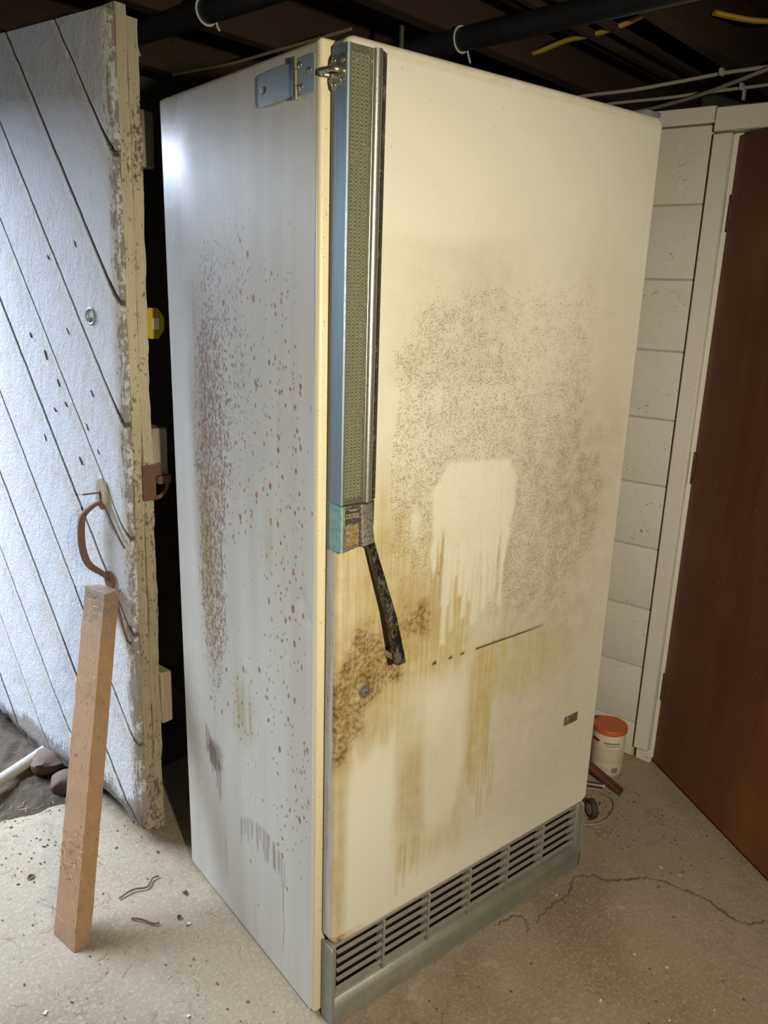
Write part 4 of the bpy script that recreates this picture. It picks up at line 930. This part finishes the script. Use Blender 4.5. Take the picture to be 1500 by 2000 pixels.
# ------------------------------------------------------------------ timber prop
def post():
    C0 = Vector((-0.336, 0.499, 0.0)); w_ = Vector((-0.24, 0.97, 0)).normalized()*0.086; t_ = Vector((0.96, 0.28, 0)).normalized()*0.043
    C1 = Vector((-0.1145, 0.790, 0.714)); root = empty('prop_post', C0+(w_+t_)/2, 'rough brown timber post with straw stuck on it, leaning against the white plank door', 'post')
    n = 60; V = []; wt = []; r = 0.0018
    cs = [(0, 0), (1, 0), (1, 1), (0, 1)]
    for j in range(n+1):
        f = j/n; c = C0.lerp(C1, f); ring_ = []
        for k, (a, b_) in enumerate(cs):
            for da, db in (((r if a == 0 else -r)/0.043, 0), (0, (r if b_ == 0 else -r)/0.086)) if k % 2 else ((0, (r if b_ == 0 else -r)/0.086), ((r if a == 0 else -r)/0.043, 0)):
                jit = (float(fbm(np.array(f*30.), np.array(k*3.), 2, 4))-0.5)*0.0025
                p = c+t_*(a+da)+w_*(b_+db)+Vector((jit, jit*0.5, 0))
                if j == n: p.z += 0.012*math.sin(k*2.1+a)*0.8
                ring_.append(p); wt.append(max(0.0, (f-0.80)/0.18)+max(0.0, (0.06-f)/0.08)*0.8)
        V += ring_
    F = []
    for j in range(n):
        for k in range(8): F.append((j*8+k, j*8+(k+1) % 8, (j+1)*8+(k+1) % 8, (j+1)*8+k))
    F.append(tuple(range(7, -1, -1))); F.append(tuple(n*8+k for k in range(8)))
    o = pyd('timber', V, F, 'post_wood', root); setattrs(o.data, weather=np.array(wt)); o.data.set_sharp_from_angle(angle=math.radians(25))
    # straw wisps
    bm = bmesh.new(); rng = random.Random(3)
    for k in range(95):
        f = rng.choice([rng.uniform(0.02, 0.98), rng.gauss(0.27, 0.03), rng.gauss(0.21, 0.02), rng.gauss(0.97, 0.02)]); f = min(max(f, 0.01), 0.99); c = C0.lerp(C1, f)
        if rng.random() < 0.75: p = c+w_*rng.uniform(0.02, 0.98); nn = -t_.normalized(); d = w_.normalized()
        else: p = c+t_*rng.uniform(0.05, 0.95); nn = -w_.normalized(); d = t_.normalized()
        p += nn*0.0022; ax = (d*rng.uniform(-1, 1)+Vector((0, 0, rng.uniform(-0.7, 0.5)))+nn*rng.uniform(0, 0.10)).normalized(); L = rng.uniform(0.008, 0.030)
        tube(bm, [p, p+ax*L*0.5+nn*0.001, p+ax*L+nn*0.002+Vector((0, 0, rng.uniform(-.004, .004)))], 0.00055, 3)
    s = bm_obj('straw', bm, 'straw', root); s['kind'] = 'stuff'
post()

# ------------------------------------------------------------------ things at the right of the freezer
can = empty('canister', (1.236, 0.226, 0), 'round cream canister with orange lid standing by the white block wall', 'canister')
CR, CH = 0.0495, 0.157
TC = Matrix.Translation((1.236, 0.226, 0.0))
bm = bmesh.new(); lathe(bm, [(0.0, 0.0005), (CR-0.006, 0.0005), (CR-0.003, 0.003), (CR-0.001, 0.012), (CR, 0.014), (CR, CH-0.004), (CR-0.002, CH)], 48, TC); bm_obj('can_body', bm, 'can_white', can)
bm = bmesh.new(); lathe(bm, [(CR+0.0005, CH-0.012), (CR+0.0028, CH-0.010), (CR+0.0030, CH+0.003), (CR+0.0015, CH+0.0050), (CR-0.003, CH+0.0052), (CR-0.0045, CH+0.0038), (0.001, CH+0.0034)], 48, TC); bm_obj('can_lid', bm, 'can_lid', can)
def patch(bm, a0, a1, z0, z1, r=CR+0.0004, skew=0.0):
    n = max(1, int(abs(a1-a0)/6)); q = []
    for k in range(n+1):
        a = math.radians(a0+(a1-a0)*k/n); dz = skew*k/n
        q.append((bm.verts.new((1.236+r*math.cos(a), 0.226+r*math.sin(a), z0+dz)), bm.verts.new((1.236+r*math.cos(a), 0.226+r*math.sin(a), z1+dz))))
    for (a, b_), (c, d) in zip(q, q[1:]): bm.faces.new((a, c, d, b_))
AC = math.degrees(math.atan2(-1.26, -1.954))       # azimuth of the lens side
rng = random.Random(5)
bm = bmesh.new()
for k in range(2): patch(bm, AC-8, AC+44, 0.1165-k*0.0075, 0.1195-k*0.0075)
for k in range(5): patch(bm, AC-14+k*11, AC-6+k*11, 0.1165, 0.1235)
bm_obj('label_heading', bm, 'print_grey', can)
bm = bmesh.new()
for k in range(13):
    a = AC-60
    while a < AC+58:
        L = rng.uniform(6, 22); patch(bm, a, min(a+L, AC+60), 0.100-k*0.0042, 0.1016-k*0.0042); a += L+2.5
bm_obj('label_text', bm, 'print_pale', can)
bm = bmesh.new()
a = AC+22
while a < AC+46:
    wd = rng.choice([0.8, 1.3, 2.0]); patch(bm, a, a+wd, 0.018, 0.036); a += wd+rng.choice([0.9, 1.5])
bm_obj('label_barcode', bm, 'print_black', can)
bm = bmesh.new()
for k in range(6): patch(bm, AC-30, AC+12, 0.019+k*0.0028, 0.0205+k*0.0028)
for k in range(2): patch(bm, AC-50, AC+50, 0.0085+k*0.003, 0.0095+k*0.003, CR-0.0008)
bm_obj('label_lines', bm, 'print_pale', can)
bm = bmesh.new(); patch(bm, AC-72, AC-34, 0.112, 0.122, skew=0.004); patch(bm, AC-66, AC-30, 0.1255, 0.128, skew=-0.006); patch(bm, AC-60, AC-36, 0.1065, 0.1085)
bm_obj('label_mark', bm, 'print_red', can)

def bar(name, a, b_, wdt, thk, mat, label, cat, roll=0.0, bev=0.004):
    a, b_ = Vector(a), Vector(b_); d = (b_-a); L = d.length; d.normalize(); sdir = Vector((-d.y, d.x, 0)).normalized(); n = d.cross(sdir); 
    if n.z < 0: n = -n
    if roll: q = Matrix.Rotation(roll, 3, d); sdir = q @ sdir; n = q @ n
    bm = bmesh.new(); prism(bm, rrect(0, -wdt/2, L, wdt/2, min(0.006, wdt/3), 3), 0, thk, frame(a, d, sdir, n), 0.001)
    return tag(bm_obj(name, bm, mat), label, cat)
bar('wooden_stake', (1.165, 0.118, 0.001), (1.075, 0.340, 0.135), 0.030, 0.012, 'stick_wood', 'dark reddish brown wooden stake lying in front of the canister', 'stake')
rod = empty('metal_rod', (1.10, 0.2, 0), 'short grey metal rod on the floor between freezer and brown stake', 'rod')
tube_obj('rod_shaft', [(1.142, 0.168, 0.0095), (1.010, 0.330, 0.0105)], 0.0085, 'rod_grey', rod, 12)
tube_obj('rod_tip', [(1.1465, 0.1625, 0.0095), (1.1422, 0.1678, 0.0095)], 0.0062, 'pvc', rod, 12)
pc = smooth_path([(0.86, 0.34, 0.004), (1.00, 0.24, 0.004), (1.11, 0.185, 0.004), (1.122, 0.125, 0.004), (1.085, 0.085, 0.004), (1.015, 0.066, 0.004), (0.955, 0.090, 0.004), (0.90, 0.155, 0.004), (0.85, 0.24, 0.004)], 8)
tag(tube_obj('power_cord', pc, 0.0038, 'cord_tan', None, 8), 'thin tan cord looped on the floor beside the freezer grille', 'cord')
CAX, CAY = 1.000, 0.103
cst = empty('caster', (CAX, CAY, 0), 'small dark rimmed wheel with tan hub on the floor behind the freezer grille', 'wheel')
bm = bmesh.new(); lathe(bm, [(0.012, -0.008), (0.026, -0.009), (0.029, -0.006), (0.029, 0.006), (0.026, 0.009), (0.012, 0.008)], 28, frame((CAX, CAY, 0.0295), (0, 0, 1), (0.5, 0.866, 0), (-0.866, 0.5, 0))); bm_obj('tyre', bm, 'gasket', cst)
bm = bmesh.new(); lathe(bm, [(0.010, -0.0095), (0.016, -0.0100), (0.016, 0.0100), (0.010, 0.0095)], 24, frame((CAX, CAY, 0.0295), (0, 0, 1), (0.5, 0.866, 0), (-0.866, 0.5, 0))); bm_obj('hub', bm, 'cord_tan', cst)

# ------------------------------------------------------------------ ceiling services
def cable(name, pts, r, mat, label, cat='cable', n=8, seg=8, flat=1.0, group=None):
    return tag(tube_obj(name, smooth_path(pts, n), r, mat, None, seg, flat), label, cat, group)
def jkp(L): return [jk(*q) for q in L]
c1 = cable('white_cable', jkp([(1.60, 0.72, 2.050), (1.55, 0.46, 2.046), (1.535, 0.30, 2.040), (1.530, 0.14, 2.044), (1.525, 0.02, 2.048), (1.515, -0.10, 2.046), (1.51, -0.35, 2.05)]), 0.0052, 'cable_white', 'white cable stapled under the joists, highest of the three over the block wall')
c2 = cable('white_cable', jkp([(1.70, 0.75, 2.050), (1.70, 0.43, 2.048), (1.70, 0.26, 2.044), (1.705, 0.12, 2.046), (1.71, -0.04, 2.046), (1.71, -0.3, 2.05)]), 0.0048, 'cable_white', 'white cable with hanging tag, running closest to the top of the block wall')
c3 = cable('white_cable', jkp([(1.93, 0.62, 2.052), (1.82, 0.43, 2.040), (1.74, 0.30, 2.030), (1.62, 0.12, 2.022), (1.48, -0.10, 2.030), (1.36, -0.30, 2.045)]), 0.0056, 'cable_white', 'slack white cable crossing over the two straight white cables')
for cobj, (J, K, z) in ((c1, (1.525, 0.030, 2.053)), (c2, (1.708, 0.035, 2.051))):
    bm = bmesh.new(); bbox(bm, (J-0.012, K-0.005, z-0.012), (J+0.012, K+0.005, z+0.008), 0.002, 1, FJK); bm_obj('staple_clip', bm, 'cable_white', cobj)
bm = bmesh.new(); bbox(bm, (1.700, 0.022, 2.012), (1.716, 0.030, 2.042), 0.002, 1, FJK); bm_obj('hanging_tag', bm, 'cable_white', c2)
cable('yellow_cable', jkp([(1.225, 0.455, 2.094), (1.21, 0.42, 2.092), (1.19, 0.33, 2.100), (1.165, 0.24, 2.094), (1.145, 0.14, 2.098), (1.13, 0.06, 2.112), (1.125, 0.03, 2.118)]), 0.0095, 'cable_yellow', 'yellow cable running above the thin brown strips between two joists', n=8, flat=0.6)
cable('yellow_cable', jkp([(1.26, -0.034, 2.120), (1.30, -0.060, 2.117), (1.34, -0.105, 2.110), (1.38, -0.150, 2.112), (1.41, -0.21, 2.125), (1.43, -0.34, 2.15), (1.43, -0.44, 2.16)]), 0.0100, 'cable_yellow', 'short yellow cable sagging out of the side of a joist', n=8, flat=0.6)
def pipe(loc, label, r, straps):
    p = empty('ceiling_pipe', loc[0], label, 'pipe')
    tube_obj('pipe_run', loc, r, 'pipe_black', p, 16)
    d = (Vector(loc[-1])-Vector(loc[0])).normalized(); sd = Vector((0, 0, 1)).cross(d).normalized()
    for s_, tail in straps:
        c = Vector(loc[0])+d*s_
        ringp = [c+(math.cos(a)*sd+math.sin(a)*Vector((0, 0, 1)))*(r+0.002) for a in np.linspace(0.2, 2*math.pi-0.5, 18)]
        ringp += [ringp[-1]+d*0.006-Vector((0, 0, 0.010+tail*0.5)), ringp[-1]+d*0.012-Vector((0, 0, 0.014+tail))]
        bm = bmesh.new(); tube(bm, ringp, 0.0016, 6, True, 1.8); bm_obj('strap', bm, 'strap_white', p)
    return p
pipe([jk(0.325, 1.60, 2.030), jk(0.325, -2.20, 2.030)], 'black pipe with pale plastic straps hung above the top of the white plank door', 0.026, ((0.55, 0.012), (0.87, 0.008)))
pipe([jk(0.860, 1.55, 2.033), jk(0.7446, -2.20, 2.033)], 'black pipe with one white tie hung over the freezer front', 0.026, ((1.15, 0.02),))
o = tube_obj('hanger_rod', [jk(0.79, 0.56, 1.985), jk(0.79, 0.56, 2.10)], 0.007, 'rod_grey'); tag(o, 'short grey metal hanger standing up behind the top edge of the freezer front', 'hanger')
cable('thin_wire', jkp([(0.66, 1.35, 2.05), (0.67, 1.10, 2.045), (0.66, 0.90, 2.045), (0.65, 0.60, 2.048)]), 0.004, 'cord_tan', 'thin brown wire under the ceiling behind the freezer top', 'wire')

# ------------------------------------------------------------------ earth bank and litter in the back corner
def earth_bank():
    n, mm_ = 110, 60; V = []
    for i in range(n+1):
        for j in range(mm_+1):
            J = 0.16+1.00*i/n; t = j/mm_; K = 1.02+0.715*t
            base = 0.16*t+0.66*max(0.0, (t-0.45)/0.55)**0.8
            nz = float(fbm(np.array(J*7), np.array(K*7), 4, 50))-0.5
            z = base+nz*0.16*min(1, t*3)+0.002
            ledge = 0.05*math.sin(t*18+nz*6)*min(1, t*2)
            V.append(jk(J, K, max(0.001, z+ledge*0.5)))
    F = [(i*(mm_+1)+j, (i+1)*(mm_+1)+j, (i+1)*(mm_+1)+j+1, i*(mm_+1)+j+1) for i in range(n) for j in range(mm_)]
    # close underneath so that the bank is solid
    k = len(V); V += [jk(0.16, 1.02, -0.001), jk(1.16, 1.02, -0.001), jk(1.16, 1.735, -0.001), jk(0.16, 1.735, -0.001)]
    F += [(k, k+3, k+2, k+1)]
    sj = mm_+1
    F.append(tuple([k]+[j for j in range(sj)]+[k+3])); F.append(tuple([k+2]+[n*sj+j for j in range(mm_, -1, -1)]+[k+1]))
    F.append(tuple([k+3]+[i*sj+mm_ for i in range(n+1)]+[k+2]))
    F.append(tuple([k+1]+[i*sj for i in range(n, -1, -1)]+[k]))
    o = pyd('earth_bank', V, F, 'earth'); tag(o, 'dark bank of bare earth rising against the back wall behind the freezer', 'earth', kind='stuff')
earth_bank()
def dirt_patch():
    n = 70; V = []
    for i in range(n+1):
        for j in range(n+1):
            u, v = i/n*2-1, j/n*2-1
            x = -0.26+0.30*u-0.05*v; y = 1.36+0.34*v
            r = math.sqrt(u*u+v*v)+(float(fbm(np.array(u*3+9), np.array(v*3), 3, 60))-0.5)*0.7
            h = max(0, 1-r)**0.7*0.045*(0.4+float(fbm(np.array(x*30), np.array(y*30), 4, 61))*1.2)
            V.append((x, y, h-0.004))
    F = [(i*(n+1)+j, (i+1)*(n+1)+j, (i+1)*(n+1)+j+1, i*(n+1)+j+1) for i in range(n) for j in range(n)]
    o = pyd('dirt_heap', V, F, 'earth'); tag(o, 'low heap of loose dark dirt on the floor under the white plank door', 'dirt', kind='stuff')
dirt_patch()
def rock(name, c, r, seed, mat, label, cat='stone'):
    bm = bmesh.new(); bmesh.ops.create_icosphere(bm, subdivisions=3, radius=1)
    for v in bm.verts:
        p = v.co; k = 1+(float(fbm(np.array(p.x*1.6+seed), np.array(p.y*1.6+p.z*2.1), 3, seed))-0.5)*0.7
        q = Vector((p.x*k, p.y*k, p.z*k)); q = Vector([math.copysign(abs(t)**0.75, t) for t in q])
        v.co = Vector((c[0]+q.x*r[0], c[1]+q.y*r[1], max(c[2]+q.z*r[2], c[2]-r[2]*0.85)))
    return tag(bm_obj(name, bm, mat), label, cat)
rock('stone', (-0.155, 1.215, 0.048), (0.075, 0.05, 0.032), 3, 'rock', 'flat reddish brown stone under the bottom edge of the white plank door')
rock('stone', (-0.150, 1.110, 0.028), (0.052, 0.036, 0.030), 6, 'rock', 'small dark stone with a pale face just in front of the flat reddish stone')
rock('clod', (-0.42, 1.52, 0.06), (0.10, 0.09, 0.07), 9, 'earth', 'brown clod of earth at the left, behind the pale plastic pipe', 'clod')
tag(tube_obj('plastic_pipe', [(-0.43, 1.14, 0.045), (-0.20, 1.245, 0.060), (-0.05, 1.32, 0.068)], 0.017, 'pvc', None, 16), 'pale plastic pipe lying in the dirt under the white plank door', 'pipe')
# floor litter: crumbs and straw as stuff, a few twigs and leaves as things
def litter():
    rng = random.Random(11); bm = bmesh.new()
    def ok(x, y):
        if -0.03 < x < 0.86 and -0.03 < y < 0.66: return False
        return True
    for k in range(420):
        m_ = rng.random()
        if m_ < 0.22: x, y = rng.uniform(-0.6, 0.0), rng.uniform(0.0, 1.0)
        elif m_ < 0.45: x, y = rng.gauss(-0.30, 0.11), rng.gauss(1.02, 0.10)
        elif m_ < 0.62: x, y = rng.uniform(0.2, 1.3), rng.uniform(-0.7, 0.0)
        elif m_ < 0.85: x, y = rng.gauss(1.10, 0.09), rng.gauss(0.02, 0.12)
        else: x, y = rng.gauss(1.02, 0.05), rng.gauss(0.10, 0.04)
        if not ok(x, y) or (HD-Vector((x, y, 0))).dot(ND) < 0.01: continue
        s = rng.uniform(0.0009, 0.0027)*(1.5 if rng.random() < 0.08 else 1)
        tf = Matrix.Translation((x, y, s*0.4)) @ Matrix.Rotation(rng.uniform(0, 6.3), 4, 'Z') @ Matrix.Diagonal((s*rng.uniform(0.8, 2.0), s, s*0.6, 1))
        bmesh.ops.create_icosphere(bm, subdivisions=1, radius=1, matrix=tf)
    tag(bm_obj('floor_crumbs', bm, 'crumb'), 'scattered dark crumbs of soil on the concrete floor', 'crumbs', kind='stuff')
    bm = bmesh.new()
    for k in range(260):
        if rng.random() < 0.55: x, y = rng.gauss(-0.27, 0.12), rng.gauss(1.12, 0.14)
        else: x, y = rng.uniform(-0.6, 0.0), rng.uniform(0.0, 1.0)
        if not ok(x, y): continue
        a = rng.uniform(0, 6.3); L = rng.uniform(0.008, 0.035); z = 0.0015 if y < 0.95 else 0.012
        tube(bm, [(x, y, z), (x+math.cos(a)*L*.5, y+math.sin(a)*L*.5, z+0.002), (x+math.cos(a+.3)*L, y+math.sin(a+.3)*L, z)], 0.0006, 3)
    tag(bm_obj('floor_straw', bm, 'straw'), 'thin pale straw strewn over the floor by the white plank door', 'straw', kind='stuff')
    bm = bmesh.new()
    for k in range(26):
        x, y = (rng.uniform(-0.6, 0.0), rng.uniform(0.0, 0.8)) if rng.random() < 0.6 else (rng.uniform(0.3, 1.2), rng.uniform(-0.6, 0.0))
        if not ok(x, y) or (HD-Vector((x, y, 0))).dot(ND) < 0.01: continue
        s = rng.uniform(0.001, 0.003); bbox(bm, (-s*1.6, -s, 0), (s*1.6, s, s*0.7), 0, 1, Matrix.Translation((x, y, 0)) @ Matrix.Rotation(rng.uniform(0, 6), 4, 'Z'))
    tag(bm_obj('paint_flakes', bm, 'chip_pale'), 'tiny pale paint flakes strewn on the concrete floor', 'flakes', kind='stuff')
litter()
def twig(pts, r, label): return tag(tube_obj('twig', smooth_path(pts, 5), r, 'leaf', None, 6), label, 'twig')
twig([(-0.197, 0.597, 0.003), (-0.160, 0.603, 0.005), (-0.128, 0.592, 0.004), (-0.105, 0.612, 0.004), (-0.088, 0.612, 0.003)], [0.0022]*21, 'long crooked twig on the floor between post and freezer')
twig([(-0.197, 0.517, 0.003), (-0.180, 0.500, 0.004), (-0.163, 0.472, 0.003), (-0.150, 0.466, 0.003)], [0.0022]*16, 'short crooked twig on the floor next to the foot of the post')
def leaf(c, a, L, w_, label, mat='leaf'):
    bm = bmesh.new(); n = 8; q = []
    for k in range(n+1):
        t = k/n; ww = w_*math.sin(math.pi*min(max(t, 0.03), 0.97))**0.8
        ca, sa = math.cos(a), math.sin(a); row = []
        for s, h in ((-1, 0.004), (0, 0.0012), (1, 0.005)):
            row.append(bm.verts.new((c[0]+ca*L*(t-.5)-sa*ww*s, c[1]+sa*L*(t-.5)+ca*ww*s, 0.0006+h*math.sin(math.pi*t)*abs(s)+0.0012*(1-abs(s)))))
        q.append(row)
    for a_, b_ in zip(q, q[1:]):
        for k in range(2): bm.faces.new((a_[k], a_[k+1], b_[k+1], b_[k]))
    bmesh.ops.solidify(bm, geom=bm.faces[:], thickness=0.0006)
    return tag(bm_obj('dry_leaf', bm, mat), label, 'leaf')
leaf((-0.345, 0.80, 0), 0.4, 0.022, 0.006, 'curled dark dry leaf on the floor left of the post')
leaf((-0.105, 0.455, 0), 1.0, 0.018, 0.005, 'small brown dry leaf on the floor between post foot and freezer side')
leaf((-0.06, 0.52, 0), 2.2, 0.015, 0.006, 'small reddish dry leaf on the floor close to the freezer side')
leaf((0.955, -0.165, 0), 0.7, 0.016, 0.006, 'pale papery scrap on the floor in front of the freezer grille', 'chip_pale')
